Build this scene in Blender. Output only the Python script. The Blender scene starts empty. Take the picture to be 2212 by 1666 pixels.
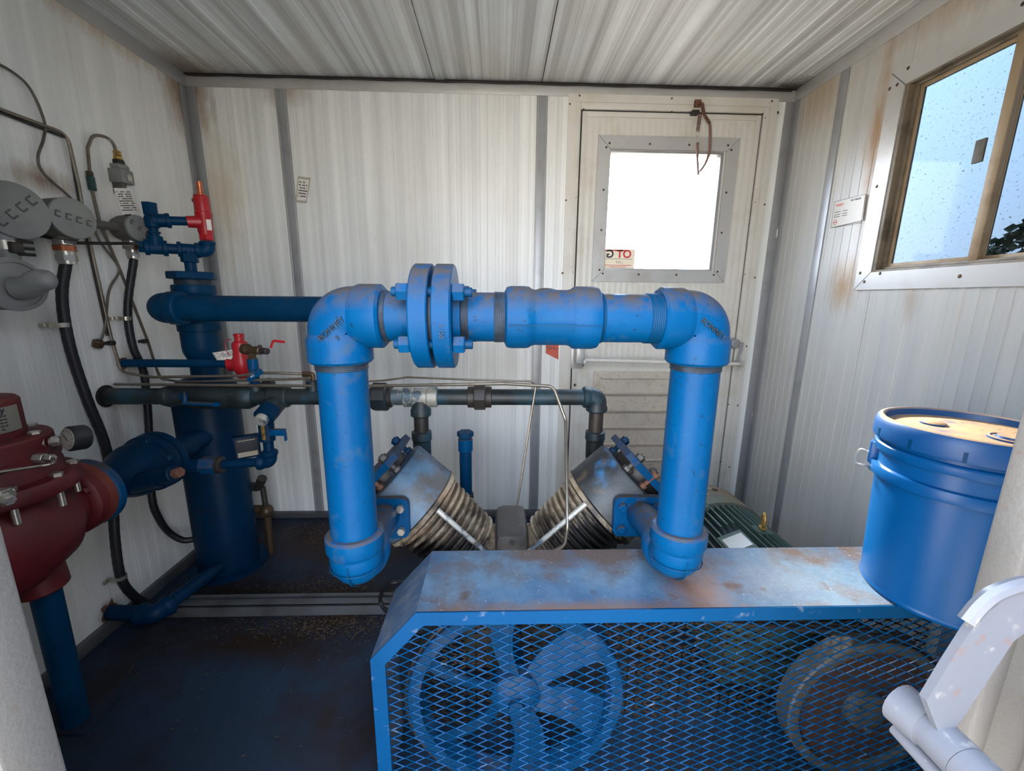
import bpy, bmesh, math, random
from mathutils import Vector, Matrix
random.seed(7)
sc = bpy.context.scene
COL = sc.collection
PI = math.pi

# ---------------------------------------------------------------- camera
FPX, YAW, PITCH, ROLL, EYE = 891.46, 0.03316, 0.20755, -0.009869, 1.21
def cam_axes():
    cy, sy = math.cos(YAW), math.sin(YAW)
    f = Vector((sy*math.cos(PITCH), cy*math.cos(PITCH), -math.sin(PITCH)))
    r = Vector((cy, -sy, 0)); d = f.cross(r)
    cr, sr = math.cos(ROLL), math.sin(ROLL)
    return cr*r + sr*d, -sr*r + cr*d, f
CR, CD, CF = cam_axes()
cam = bpy.data.objects.new('camera', bpy.data.cameras.new('camera')); COL.objects.link(cam)
cam.data.sensor_width = 36; cam.data.lens = FPX*36/2212; cam.data.clip_start = 0.02
cam.matrix_world = Matrix(((CR.x, -CD.x, -CF.x, 0), (CR.y, -CD.y, -CF.y, 0), (CR.z, -CD.z, -CF.z, EYE), (0, 0, 0, 1)))
sc.camera = cam
def A(px, py, X=None, Y=None, Z=None):
    """the point of the room seen at this pixel on the plane X=, Y= or Z="""
    d = CR*(px-1106) + CD*(py-833) + CF*FPX
    if X is not None: t = X/d.x
    elif Y is not None: t = Y/d.y
    else: t = (Z-EYE)/d.z
    return Vector((d.x*t, d.y*t, d.z*t+EYE))

# ---------------------------------------------------------------- light
w = bpy.data.worlds.new('sky'); sc.world = w; w.use_nodes = True
nt = w.node_tree; bg = nt.nodes['Background']
tc = nt.nodes.new('ShaderNodeTexCoord'); sx = nt.nodes.new('ShaderNodeSeparateXYZ'); rp = nt.nodes.new('ShaderNodeValToRGB')
nt.links.new(tc.outputs['Generated'], sx.inputs[0]); nt.links.new(sx.outputs['Z'], rp.inputs[0]); nt.links.new(rp.outputs[0], bg.inputs[0])
rp.color_ramp.elements[0].position = 0.0; rp.color_ramp.elements[0].color = (1.0, .985, .955, 1)
rp.color_ramp.elements[1].position = 0.75; rp.color_ramp.elements[1].color = (.56, .70, .95, 1)
e = rp.color_ramp.elements.new(0.22); e.color = (.80, .87, 1.0, 1)
dt = nt.nodes.new('ShaderNodeVectorMath'); dt.operation = 'DOT_PRODUCT'; nt.links.new(tc.outputs['Generated'], dt.inputs[0])
dt.inputs[1].default_value = Vector((-.03, 1, .62)).normalized()          # the sky is brightest round the sun, behind the rear door
mr = nt.nodes.new('ShaderNodeMapRange'); mr.interpolation_type = 'SMOOTHSTEP'; nt.links.new(dt.outputs['Value'], mr.inputs[0])
mr.inputs[1].default_value = .35; mr.inputs[2].default_value = .98; mr.inputs[3].default_value = .95; mr.inputs[4].default_value = 4.5
nt.links.new(mr.outputs[0], bg.inputs[1])
sun = bpy.data.objects.new('sun', bpy.data.lights.new('sun', 'SUN')); COL.objects.link(sun)
sun.data.energy = 5.2; sun.data.angle = math.radians(10); sun.data.color = (1, .88, .74)
sun.rotation_euler = Vector((.03, -1, -.65)).to_track_quat('-Z', 'Y').to_euler()
def portal(loc, rot, sx_, sy_):
    l = bpy.data.lights.new('sky_portal', 'AREA'); l.shape = 'RECTANGLE'; l.size = sx_; l.size_y = sy_
    l.cycles.is_portal = True
    o = bpy.data.objects.new('sky_portal', l); COL.objects.link(o); o.location = loc; o.rotation_euler = rot
portal((.02, .24, 1.04), (PI/2, 0, 0), .94, 2.1)
portal((.81, 2.24, 1.64), (-PI/2, 0, 0), .60, .60)
portal((1.47, 1.02, 1.63), (0, PI/2, 0), .62, 1.10)
sc.view_settings.view_transform = 'Standard'; sc.view_settings.look = 'None'
sc.view_settings.gamma = 1; sc.view_settings.use_curve_mapping = False
sc.view_settings.exposure = 3.58
sc.cycles.use_denoising = True; sc.cycles.max_bounces = 10; sc.cycles.diffuse_bounces = 8
sc.cycles.sample_clamp_indirect = 6; sc.cycles.caustics_reflective = False; sc.cycles.caustics_refractive = False

# ---------------------------------------------------------------- mesh helpers
def frame(d):
    d = Vector(d).normalized()
    u = d.cross(Vector((0, 0, 1)))
    if u.length < 1e-3: u = Vector((1, 0, 0))
    u.normalize(); return d, u, u.cross(d).normalized()
class MB:
    def __init__(s): s.v = []; s.f = []
    def add(s, vs, fs):
        n = len(s.v); s.v += [Vector(q) for q in vs]; s.f += [tuple(i+n for i in f) for f in fs]; return s
    def box(s, c, size, R=None, bev=0):
        c = Vector(c); h = Vector(size)/2
        if bev <= 0:
            vs = [Vector((x*h.x, y*h.y, z*h.z)) for x in (-1, 1) for y in (-1, 1) for z in (-1, 1)]
            fs = [(0,1,3,2),(4,6,7,5),(0,4,5,1),(2,3,7,6),(0,2,6,4),(1,5,7,3)]
        else:
            bm = bmesh.new(); bmesh.ops.create_cube(bm, size=1)
            for q in bm.verts: q.co = Vector((q.co.x*size[0], q.co.y*size[1], q.co.z*size[2]))
            bmesh.ops.bevel(bm, geom=bm.edges[:], offset=bev, segments=2, profile=.5, affect='EDGES')
            bm.verts.index_update()
            vs = [q.co.copy() for q in bm.verts]; fs = [tuple(q.index for q in f.verts) for f in bm.faces]; bm.free()
        if R is not None: vs = [R @ q for q in vs]
        return s.add([q+c for q in vs], fs)
    def b2(s, a, b, bev=0):
        a = Vector(a); b = Vector(b)
        return s.box((a+b)/2, [abs(b[i]-a[i]) for i in range(3)], bev=bev)
    def lathe(s, p, d, prof, seg=32, a0=0, rx=1):
        """prof: (radius, distance along d); closed at both ends"""
        p = Vector(p); d, u, v = frame(d); vs = []; fs = []
        prof = list(prof)
        for r, h in prof:
            for k in range(seg):
                a = a0+2*PI*k/seg
                vs.append(p+d*h+u*(r*math.cos(a))+v*(r*math.sin(a)))
        n = len(prof)
        for i in range(n-1):
            for k in range(seg):
                k2 = (k+1) % seg
                fs.append((i*seg+k, i*seg+k2, (i+1)*seg+k2, (i+1)*seg+k))
        fs.append(tuple(range(seg-1, -1, -1))); fs.append(tuple((n-1)*seg+k for k in range(seg)))
        return s.add(vs, fs)
    def cyl(s, a, b, r, seg=28, ch=0, r2=None):
        a = Vector(a); b = Vector(b); L = (b-a).length; r2 = r if r2 is None else r2
        if ch: pr = [(r-ch, 0), (r, ch), (r2, L-ch), (r2-ch, L)]
        else: pr = [(r, 0), (r2, L)]
        return s.lathe(a, b-a, pr, seg)
    def grow(s, p, k):
        p = Vector(p); s.v = [p+(q-p)*k for q in s.v]; return s
    def hexn(s, a, b, r, ch=0, n=6): return s.cyl(a, b, r, n, ch)
    def sweep(s, pts, r, seg=14, closed=False, sect=None):
        """a tube through the points; r a number or a list"""
        pts = [Vector(q) for q in pts]; n = len(pts)
        if n < 2: return s
        rs = r if isinstance(r, (list, tuple)) else [r]*n
        T = []
        for i in range(n):
            a = pts[(i-1) % n] if (closed or i > 0) else pts[i]; b = pts[(i+1) % n] if (closed or i < n-1) else pts[i]
            T.append((b-a).normalized())
        _, u, v = frame(T[0]); vs = []; fs = []
        for i in range(n):
            if i:
                q = T[i-1].rotation_difference(T[i]); u = q @ u
            u = (u - T[i]*u.dot(T[i])).normalized(); v = T[i].cross(u)
            for k in range(seg):
                a = 2*PI*k/seg
                if sect: x, y = sect[k]
                else: x, y = math.cos(a), math.sin(a)
                vs.append(pts[i]+u*(x*rs[i])+v*(y*rs[i]))
        for i in range(n if closed else n-1):
            j = (i+1) % n
            for k in range(seg):
                k2 = (k+1) % seg; fs.append((i*seg+k, i*seg+k2, j*seg+k2, j*seg+k))
        if not closed: fs.append(tuple(range(seg-1, -1, -1))); fs.append(tuple((n-1)*seg+k for k in range(seg)))
        return s.add(vs, fs)
    def prism(s, pts, n, t):
        """polygon pts (3-D, planar) pushed by t along n"""
        pts = [Vector(q) for q in pts]; n = Vector(n).normalized()*t; k = len(pts)
        fs = [tuple(range(k)), tuple(2*k-1-i for i in range(k))]
        fs += [(i, (i+1) % k, (i+1) % k+k, i+k) for i in range(k)]
        return s.add(pts+[q+n for q in pts], fs)
    def ball(s, c, r, seg=16, sc3=(1, 1, 1)):
        c = Vector(c); vs = []; fs = []; m = seg//2
        for i in range(m+1):
            t = PI*i/m
            for k in range(seg):
                a = 2*PI*k/seg
                vs.append(c+Vector((r*sc3[0]*math.sin(t)*math.cos(a), r*sc3[1]*math.sin(t)*math.sin(a), r*sc3[2]*math.cos(t))))
        for i in range(m):
            for k in range(seg):
                k2 = (k+1) % seg; fs.append((i*seg+k, (i+1)*seg+k, (i+1)*seg+k2, i*seg+k2))
        return s.add(vs, fs)
    def ribs(s, o, u, v, n, u0, u1, v0, v1, pitch=.037, dep=.0016, back=.04):
        """embossed panel skin plus its solid back"""
        o, u, v, n = map(Vector, (o, u, v, n)); xs = []; x = math.floor(u0/pitch)*pitch
        prof = ((0, 0), (.46, 0), (.5, 1), (.96, 1))
        while x < u1+pitch:
            for a, h in prof: xs.append((x+a*pitch, h*dep))
            x += pitch
        q = [(min(max(a, u0), u1), h) for a, h in xs if u0-pitch*.5 < a < u1+pitch*.5]
        vs = []; fs = []
        for a, h in q: vs += [o+u*a+v*v0+n*h, o+u*a+v*v1+n*h]
        for i in range(len(q)-1): fs.append((2*i, 2*i+2, 2*i+3, 2*i+1))
        s.add(vs, fs)
        P = [o+u*u0+v*v0-n*.001, o+u*u1+v*v0-n*.001, o+u*u1+v*v1-n*.001, o+u*u0+v*v1-n*.001]
        return s.prism(P, -n, back)
def fillet(pts, R, n=7):
    pts = [Vector(q) for q in pts]; out = [pts[0]]
    for i in range(1, len(pts)-1):
        a, b, c = pts[i-1], pts[i], pts[i+1]
        d1 = (a-b); d2 = (c-b); th = d1.angle(d2, PI)
        if th > PI-.02: out.append(b); continue
        k = R/math.tan(th/2); k = min(k, d1.length*.49, d2.length*.49); r = k*math.tan(th/2)
        p1 = b+d1.normalized()*k; p2 = b+d2.normalized()*k
        cen = b+(d1.normalized()+d2.normalized()).normalized()*(r/math.sin(th/2))
        e1 = p1-cen; e2 = p2-cen; ang = e1.angle(e2, 0)
        for j in range(n+1):
            t = j/n
            out.append(cen+(e1*math.sin((1-t)*ang)+e2*math.sin(t*ang))/max(math.sin(ang), 1e-6))
    out.append(pts[-1]); return out
def smooth_path(pts, n=8):
    pts = [Vector(q) for q in pts]; out = []; P = [pts[0]*2-pts[1]]+pts+[pts[-1]*2-pts[-2]]
    for i in range(1, len(P)-2):
        p0, p1, p2, p3 = P[i-1:i+3]
        for j in range(n):
            t = j/n
            out.append(.5*((2*p1)+(p2-p0)*t+(2*p0-5*p1+4*p2-p3)*t*t+(3*p1-p0-3*p2+p3)*t**3))
    out.append(pts[-1]); return out

# ---------------------------------------------------------------- objects
ORG = {}
def thing(name, label, cat, loc, group=None):
    o = bpy.data.objects.new(name, None); COL.objects.link(o); o.location = loc; o.empty_display_size = .05
    ORG[o.name] = Vector(loc); o['label'] = label; o['category'] = cat
    if group: o['group'] = group
    return o
def obj(name, mb, m, parent=None, smooth=35, label=None):
    me = bpy.data.meshes.new(name); org = ORG[parent.name] if parent else None
    if org is None:
        xs = [q for q in mb.v]; c = Vector(((min(q.x for q in xs)+max(q.x for q in xs))/2, (min(q.y for q in xs)+max(q.y for q in xs))/2, min(q.z for q in xs)))
        loc = c; org = Vector((0, 0, 0)); base = c
    else:
        xs = mb.v; base = sum(xs, Vector())/len(xs); loc = base-org
    me.from_pydata([tuple(q-base) for q in mb.v], [], mb.f)
    bm = bmesh.new(); bm.from_mesh(me); bmesh.ops.recalc_face_normals(bm, faces=bm.faces); bm.to_mesh(me); bm.free()
    me.materials.append(m)
    if smooth:
        me.polygons.foreach_set('use_smooth', [True]*len(me.polygons)); me.set_sharp_from_angle(angle=math.radians(smooth))
    o = bpy.data.objects.new(name, me); COL.objects.link(o); o.location = loc
    if parent: o.parent = parent
    ORG[o.name] = base
    if label: o['label'] = label
    return o
def struct(name, mb, m, smooth=35, label=None, cat=None):
    o = obj(name, mb, m, None, smooth); o['kind'] = 'structure'
    if label: o['label'] = label
    if cat: o['category'] = cat
    return o
def tag(o, label, cat, group=None, kind=None):
    o['label'] = label; o['category'] = cat
    if group: o['group'] = group
    if kind: o['kind'] = kind
    return o
def text(name, s, p, right, up, size, m, parent, extr=.0008, offs=0, align='CENTER'):
    cu = bpy.data.curves.new(name, 'FONT'); cu.body = s; cu.size = size; cu.extrude = extr; cu.align_x = align; cu.align_y = 'CENTER'
    cu.offset = offs; cu.materials.append(m)
    tmp = bpy.data.objects.new(name, cu); COL.objects.link(tmp); bpy.context.view_layer.update()
    me = bpy.data.meshes.new_from_object(tmp.evaluated_get(bpy.context.evaluated_depsgraph_get()))
    if not me.materials: me.materials.append(m)
    bpy.data.objects.remove(tmp); o = bpy.data.objects.new(name, me); COL.objects.link(o)
    r = Vector(right).normalized(); u = Vector(up); n = r.cross(u).normalized(); u = n.cross(r)
    L = Vector(p)-(ORG[parent.name] if parent else Vector())
    o.matrix_local = Matrix(((r.x, u.x, n.x, L.x), (r.y, u.y, n.y, L.y), (r.z, u.z, n.z, L.z), (0, 0, 0, 1)))
    if parent: o.parent = parent
    return o

# ---------------------------------------------------------------- materials
def node_mat(name):
    m = bpy.data.materials.new(name); m.use_nodes = True; nt = m.node_tree
    return m, nt, nt.nodes['Principled BSDF'], nt.nodes.new('ShaderNodeNewGeometry')
def mathn(nt, op, a, b=None, clamp=False):
    n = nt.nodes.new('ShaderNodeMath'); n.operation = op; n.use_clamp = clamp
    for i, q in enumerate((a, b)):
        if q is None: continue
        if isinstance(q, (int, float)): n.inputs[i].default_value = q
        else: nt.links.new(q, n.inputs[i])
    return n.outputs[0]
def noise(nt, geo, scale, detail=4, stretch=(1, 1, 1), rough=.6):
    mp = nt.nodes.new('ShaderNodeMapping'); mp.inputs['Scale'].default_value = stretch
    nt.links.new(geo.outputs['Position'], mp.inputs[0])
    n = nt.nodes.new('ShaderNodeTexNoise'); n.inputs['Scale'].default_value = scale; n.inputs['Detail'].default_value = detail
    n.inputs['Roughness'].default_value = rough
    nt.links.new(mp.outputs[0], n.inputs['Vector']); return n.outputs[0]
def ramp(nt, x, lo, hi):
    n = nt.nodes.new('ShaderNodeMapRange'); n.inputs[1].default_value = lo; n.inputs[2].default_value = hi; n.clamp = True
    nt.links.new(x, n.inputs[0]); return n.outputs[0]
def mixc(nt, f, a, b):
    n = nt.nodes.new('ShaderNodeMix'); n.data_type = 'RGBA'
    if isinstance(f, (int, float)): n.inputs[0].default_value = f
    else: nt.links.new(f, n.inputs[0])
    for i, q in ((6, a), (7, b)):
        if isinstance(q, tuple): n.inputs[i].default_value = (*q, 1)
        else: nt.links.new(q, n.inputs[i])
    return n.outputs[2]
def S(r, g, b):
    return tuple(((c/255+.055)/1.055)**2.4 if c > 10 else c/255/12.92 for c in (r, g, b))
def mat(name, base, rough=.5, metal=0.0, layers=(), bump=None, spots=(), spec=.5):
    """layers: dict(c, s, lo, hi, amt, stretch, up, detail); spots: (x, y, z, radius, colour, amount) stains with a place of their own"""
    m, nt, bs, geo = node_mat(name); col = base if isinstance(base, tuple) else base
    cur = base
    rsock = None
    for L in layers:
        f = ramp(nt, noise(nt, geo, L['s'], L.get('detail', 5), L.get('stretch', (1, 1, 1))), L['lo'], L['hi'])
        if L.get('up'):
            sp = nt.nodes.new('ShaderNodeSeparateXYZ'); nt.links.new(geo.outputs['Normal'], sp.inputs[0])
            f = mathn(nt, 'MULTIPLY', f, ramp(nt, sp.outputs['Z'], L.get('u0', .2), L.get('u1', .95)))
        f = mathn(nt, 'MULTIPLY', f, L.get('amt', 1.0), True)
        cur = mixc(nt, f, cur, L['c'])
        if L.get('r') is not None:
            rr = mathn(nt, 'MULTIPLY', f, L['r']-rough)
            rsock = mathn(nt, 'ADD', rr, rsock if rsock is not None else rough)
    for (x, y, z, r, c, amt) in spots:
        d = nt.nodes.new('ShaderNodeVectorMath'); d.operation = 'SUBTRACT'; nt.links.new(geo.outputs['Position'], d.inputs[0]); d.inputs[1].default_value = (x, y, z)
        rs = r if isinstance(r, (tuple, list)) else (r, r, r)
        e = nt.nodes.new('ShaderNodeVectorMath'); e.operation = 'DIVIDE'; nt.links.new(d.outputs[0], e.inputs[0]); e.inputs[1].default_value = rs
        l = nt.nodes.new('ShaderNodeVectorMath'); l.operation = 'LENGTH'; nt.links.new(e.outputs[0], l.inputs[0])
        fall = mathn(nt, 'SUBTRACT', 1.0, l.outputs['Value'], True)
        nn = noise(nt, geo, 28, 6, (1, 1, .35), .7)
        f = ramp(nt, mathn(nt, 'ADD', mathn(nt, 'MULTIPLY', fall, .75), mathn(nt, 'MULTIPLY', nn, .75)), .55, 1.05)
        f = mathn(nt, 'MULTIPLY', mathn(nt, 'MULTIPLY', f, ramp(nt, fall, 0, .25)), amt, True)
        cur = mixc(nt, f, cur, c)
    if isinstance(cur, tuple): bs.inputs['Base Color'].default_value = (*cur, 1)
    else: nt.links.new(cur, bs.inputs['Base Color'])
    bs.inputs['Metallic'].default_value = metal; bs.inputs['Roughness'].default_value = rough
    bs.inputs['Specular IOR Level'].default_value = spec
    if rsock is not None: nt.links.new(rsock, bs.inputs['Roughness'])
    if bump:
        b = nt.nodes.new('ShaderNodeBump'); b.inputs['Strength'].default_value = bump[1]; b.inputs['Distance'].default_value = bump[2] if len(bump) > 2 else .002
        nt.links.new(noise(nt, geo, bump[0], 3), b.inputs['Height']); nt.links.new(b.outputs[0], bs.inputs['Normal'])
    return m
RUST = S(120, 78, 48); GRIME = S(38, 32, 28)
BLUE = S(0, 68, 113)
M = {}
def stripes(axis, s=20, amt=.35, c=S(160, 164, 164)):
    return dict(c=c, s=s, lo=.40, hi=.58, amt=amt, stretch=(1, 0, 0) if axis == 'x' else (0, 1, 0), detail=3, r=.46)
wall_layers = [dict(c=S(204, 202, 194), s=3, lo=.42, hi=.72, amt=.45, stretch=(1, 1, .25)),
               dict(c=S(184, 174, 152), s=14, lo=.55, hi=.8, amt=.3, stretch=(1, 1, .12)),
               dict(c=S(120, 100, 70), s=180, lo=.66, hi=.74, amt=.4, stretch=(1, 1, .6))]
RS = S(132, 96, 52)
M['wall_back'] = mat('wall_back_paint', S(237, 239, 236), .34, .0, [stripes('x', 20, .30)]+wall_layers, (9, .12, .004), spots=[
    (-1.40, 2.16, 2.12, (.13, .3, .30), RS, .85), (-1.33, 2.16, 1.7, (.2, .3, .5), S(190, 165, 120), .5), (-.98, 2.16, 2.14, (.2, .2, .12), RS, .5)])
M['wall_left'] = mat('wall_left_paint', S(242, 243, 240), .36, .0, [stripes('y', 14, .2)]+wall_layers, (9, .12, .004), spots=[
    (-1.43, 2.12, 2.10, (.2, .16, .3), RS, .8), (-1.43, 1.75, 2.17, (.2, .6, .12), S(176, 140, 90), .7),
    (-1.43, 1.15, 1.78, (.2, .30, .05), RS, .4), (-1.43, 1.52, .74, (.2, .08, .22), S(92, 66, 50), .45), (-1.43, 1.44, 1.56, (.2, .16, .07), RS, .8),
    (-1.43, 1.36, .07, (.2, .06, .08), S(90, 50, 30), .9), (-1.43, 1.62, .95, (.2, .07, .12), RS, .6)])
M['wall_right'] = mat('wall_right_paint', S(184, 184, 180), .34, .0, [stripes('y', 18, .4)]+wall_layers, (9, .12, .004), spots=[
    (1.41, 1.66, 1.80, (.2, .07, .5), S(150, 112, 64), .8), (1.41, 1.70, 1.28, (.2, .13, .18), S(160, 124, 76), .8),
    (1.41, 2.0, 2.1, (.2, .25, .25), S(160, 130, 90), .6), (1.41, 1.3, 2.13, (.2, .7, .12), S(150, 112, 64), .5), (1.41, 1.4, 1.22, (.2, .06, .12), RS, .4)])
M['ceiling'] = mat('ceiling_paint', S(228, 232, 232), .42, .0, [stripes('x', 15, .75, S(150, 150, 148)),
    dict(c=S(196, 192, 182), s=2.2, lo=.45, hi=.75, amt=.6), dict(c=S(150, 142, 128), s=9, lo=.58, hi=.8, amt=.35, stretch=(1, .2, 1))],
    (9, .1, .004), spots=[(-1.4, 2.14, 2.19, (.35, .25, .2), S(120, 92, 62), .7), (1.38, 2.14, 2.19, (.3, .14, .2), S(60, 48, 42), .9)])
M['trim'] = mat('aluminium_trim', S(186, 186, 184), .38, .25, [dict(c=S(150, 140, 122), s=8, lo=.5, hi=.8, amt=.5), dict(c=S(90, 74, 56), s=120, lo=.66, hi=.76, amt=.5)], (60, .08))
M['trim2'] = mat('dull_aluminium_strip', S(160, 162, 164), .4, .35, [dict(c=S(120, 118, 112), s=10, lo=.5, hi=.8, amt=.5)], (60, .08))
M['jamb'] = mat('shaded_weathered_jamb', S(112, 109, 104), .45, 0, [dict(c=S(94, 86, 72), s=6, lo=.5, hi=.8, amt=.6), dict(c=S(110, 84, 58), s=70, lo=.64, hi=.76, amt=.5)], (200, .3))  # base darkened to stand for the shade of someone in the doorway
M['white'] = mat('white_door_frame', S(208, 206, 198), .42, 0, [dict(c=S(178, 164, 138), s=6, lo=.5, hi=.8, amt=.55), dict(c=S(140, 110, 78), s=70, lo=.64, hi=.76, amt=.5)], (200, .15))
M['hardware'] = mat('shaded_white_enamel', S(98, 100, 106), .32, 0, [dict(c=RUST, s=26, lo=.63, hi=.72, amt=.9, stretch=(1, .4, 1)), dict(c=S(150, 146, 140), s=60, lo=.62, hi=.7, amt=.5)])  # white enamel darkened, as if a person at the door shaded it
M['louver'] = mat('louver_aluminium', S(206, 196, 180), .34, .25, [dict(c=S(150, 120, 84), s=60, lo=.56, hi=.7, amt=.5), dict(c=S(140, 132, 120), s=6, lo=.5, hi=.8, amt=.5)], (14, .3, .01))
M['floor'] = mat('floor_blue_steel', S(38, 50, 64), .5, 0, [
    dict(c=S(34, 54, 76), s=1.6, lo=.4, hi=.7, amt=.7), dict(c=S(44, 32, 24), s=2.6, lo=.48, hi=.66, amt=.85, detail=9, r=.8),
    dict(c=S(110, 96, 80), s=120, lo=.68, hi=.74, amt=.5)], (30, .25), spots=[
    (-.7, 1.9, 0, (.9, .35, .2), S(58, 40, 24), .9), (-.75, 1.5, 0, (.7, .25, .2), S(48, 34, 24), .8), (-.35, 1.0, 0, (.16, .4, .2), S(30, 24, 24), .8), (-1.1, 1.5, 0, (.4, .35, .2), S(30, 22, 16), 1.0), (-.85, 1.28, 0, (.6, .16, .2), S(40, 30, 22), 1.0), (-1.25, 1.1, 0, (.2, .5, .2), S(34, 26, 20), .8)], spec=.12)
M['blue'] = mat('blue_pipe_enamel', BLUE, .36, 0, [
    dict(c=S(0, 56, 96), s=5, lo=.42, hi=.72, amt=.55), dict(c=S(0, 82, 122), s=9, lo=.55, hi=.78, amt=.5),
    dict(c=S(24, 34, 46), s=120, lo=.64, hi=.68, amt=.8), dict(c=S(60, 74, 84), s=13, lo=.58, hi=.68, amt=.5, detail=10, r=.6), dict(c=S(74, 68, 62), s=42, lo=.32, hi=.54, amt=.95, up=True, u0=.20, u1=.85, r=.7, detail=9)], (80, .10), spec=.12)
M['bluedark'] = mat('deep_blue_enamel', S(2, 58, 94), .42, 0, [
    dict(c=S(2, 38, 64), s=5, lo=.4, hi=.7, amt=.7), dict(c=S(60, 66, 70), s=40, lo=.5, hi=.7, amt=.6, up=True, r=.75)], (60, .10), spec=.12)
M['tank'] = mat('dimmed_tank_blue', S(2, 42, 72), .42, 0, [dict(c=S(2, 26, 46), s=3, lo=.4, hi=.7, amt=.7), dict(c=S(26, 24, 26), s=7, lo=.6, hi=.75, amt=.6)], (40, .1), spec=.12)  # blue paint darkened to stand for the dimmer light round the tank
M['thread'] = mat('thread_compound_grey', S(44, 58, 74), .6, .2, [dict(c=S(24, 26, 30), s=40, lo=.4, hi=.6, amt=.7)])
M['header'] = mat('grimy_dark_pipe', S(32, 40, 42), .5, 0, [
    dict(c=S(34, 74, 90), s=7, lo=.50, hi=.64, amt=.7, detail=7), dict(c=S(16, 14, 14), s=4.2, lo=.44, hi=.62, amt=.9, detail=8), dict(c=S(92, 122, 126), s=17, lo=.68, hi=.74, amt=.5)], (90, .25))
M['galv'] = mat('galvanised_pipe', S(170, 168, 158), .45, .3, [dict(c=S(70, 90, 104), s=16, lo=.5, hi=.56, amt=.9), dict(c=S(110, 88, 66), s=30, lo=.6, hi=.7, amt=.6)], (90, .2))
M['guard'] = mat('guard_blue_paint', S(4, 64, 106), .42, 0, [dict(c=S(2, 52, 90), s=5, lo=.4, hi=.7, amt=.6), dict(c=S(120, 130, 140), s=24, lo=.62, hi=.72, amt=.5), dict(c=S(30, 40, 54), s=120, lo=.66, hi=.72, amt=.5)], (60, .1), spec=.12)
M['guardtop'] = mat('worn_guard_top', S(36, 76, 108), .62, 0, [
    dict(c=S(88, 114, 132), s=5, lo=.38, hi=.6, amt=.8, detail=8), dict(c=S(82, 62, 46), s=4.5, lo=.48, hi=.62, amt=.9, detail=9, r=.85),
    dict(c=S(74, 52, 40), s=12, lo=.60, hi=.70, amt=.8, detail=9, r=.9), dict(c=S(160, 166, 170), s=130, lo=.655, hi=.69, amt=.6), dict(c=S(40, 60, 84), s=110, lo=.66, hi=.70, amt=.6)],
    (90, .5), spots=[(.62, .84, .57, (.30, .2, .2), S(110, 84, 60), .2), (.45, .80, .57, (.12, .2, .2), S(128, 88, 60), .8), (.2, .75, .57, (.5, .05, .2), S(110, 78, 52), .8)])
M['bucket'] = mat('blue_plastic', S(0, 72, 128), .32, 0, [dict(c=S(20, 90, 140), s=8, lo=.55, hi=.8, amt=.35), dict(c=S(2, 58, 112), s=90, lo=.6, hi=.75, amt=.4)], spec=.3)
M['lid'] = mat('dusty_blue_lid', S(0, 68, 124), .42, 0, [dict(c=S(176, 144, 106), s=18, lo=.2, hi=.5, amt=.95, up=True, u0=.6, u1=.9, r=.9), dict(c=S(80, 62, 46), s=60, lo=.62, hi=.70, amt=.8, up=True, u0=.8, u1=.95)])
M['red'] = mat('red_enamel', S(176, 28, 38), .36, 0, [dict(c=S(120, 16, 26), s=8, lo=.5, hi=.75, amt=.5)], (60, .1))
M['darkred'] = mat('oxide_red_casting', S(94, 18, 24), .52, 0, [dict(c=S(60, 16, 18), s=5, lo=.45, hi=.7, amt=.8), dict(c=S(70, 44, 38), s=40, lo=.5, hi=.7, amt=.5, up=True, r=.8)], (70, .3))
M['orange'] = mat('faded_red_flange', S(112, 48, 36), .55, 0, [dict(c=S(96, 44, 36), s=10, lo=.5, hi=.75, amt=.6)])
M['grey'] = mat('grey_cast_conduit', S(140, 142, 140), .55, .15, [dict(c=S(96, 94, 88), s=8, lo=.45, hi=.75, amt=.6), dict(c=S(70, 60, 50), s=30, lo=.5, hi=.7, amt=.5, up=True)], (140, .3))
M['greydark'] = mat('grey_cast_body', S(104, 102, 96), .6, .15, [dict(c=S(64, 56, 48), s=9, lo=.42, hi=.7, amt=.7)], (140, .3))
M['steel'] = mat('zinc_steel', S(188, 184, 176), .3, .8, [dict(c=S(130, 110, 84), s=40, lo=.55, hi=.7, amt=.5)])
M['tube'] = mat('stainless_tube', S(132, 124, 112), .34, .7, [dict(c=S(110, 88, 66), s=24, lo=.5, hi=.7, amt=.6)])
M['tubedull'] = mat('dull_grey_line', S(112, 106, 96), .5, .4, [dict(c=S(60, 50, 42), s=20, lo=.45, hi=.7, amt=.7)])
M['copper'] = mat('copper_fitting', S(190, 112, 78), .35, .75, [dict(c=S(120, 70, 50), s=30, lo=.5, hi=.7, amt=.6)])
M['brass'] = mat('brass_window', S(196, 160, 92), .35, .7, [dict(c=S(90, 66, 40), s=60, lo=.5, hi=.65, amt=.8)])
M['bronze'] = mat('dark_bronze', S(86, 68, 50), .45, .5, [dict(c=S(40, 34, 30), s=30, lo=.5, hi=.7, amt=.7)])
M['rusty'] = mat('rusty_plug', S(112, 76, 58), .75, .1, [dict(c=S(90, 56, 44), s=40, lo=.45, hi=.65, amt=.8)], (90, .4))
M['black'] = mat('black_rubber', S(26, 26, 30), .5, 0, [dict(c=S(50, 46, 44), s=20, lo=.55, hi=.75, amt=.4)])
M['grime'] = mat('oily_black_iron', S(44, 40, 38), .5, .1, [dict(c=S(70, 58, 48), s=14, lo=.5, hi=.7, amt=.6)], (60, .3))
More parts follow.
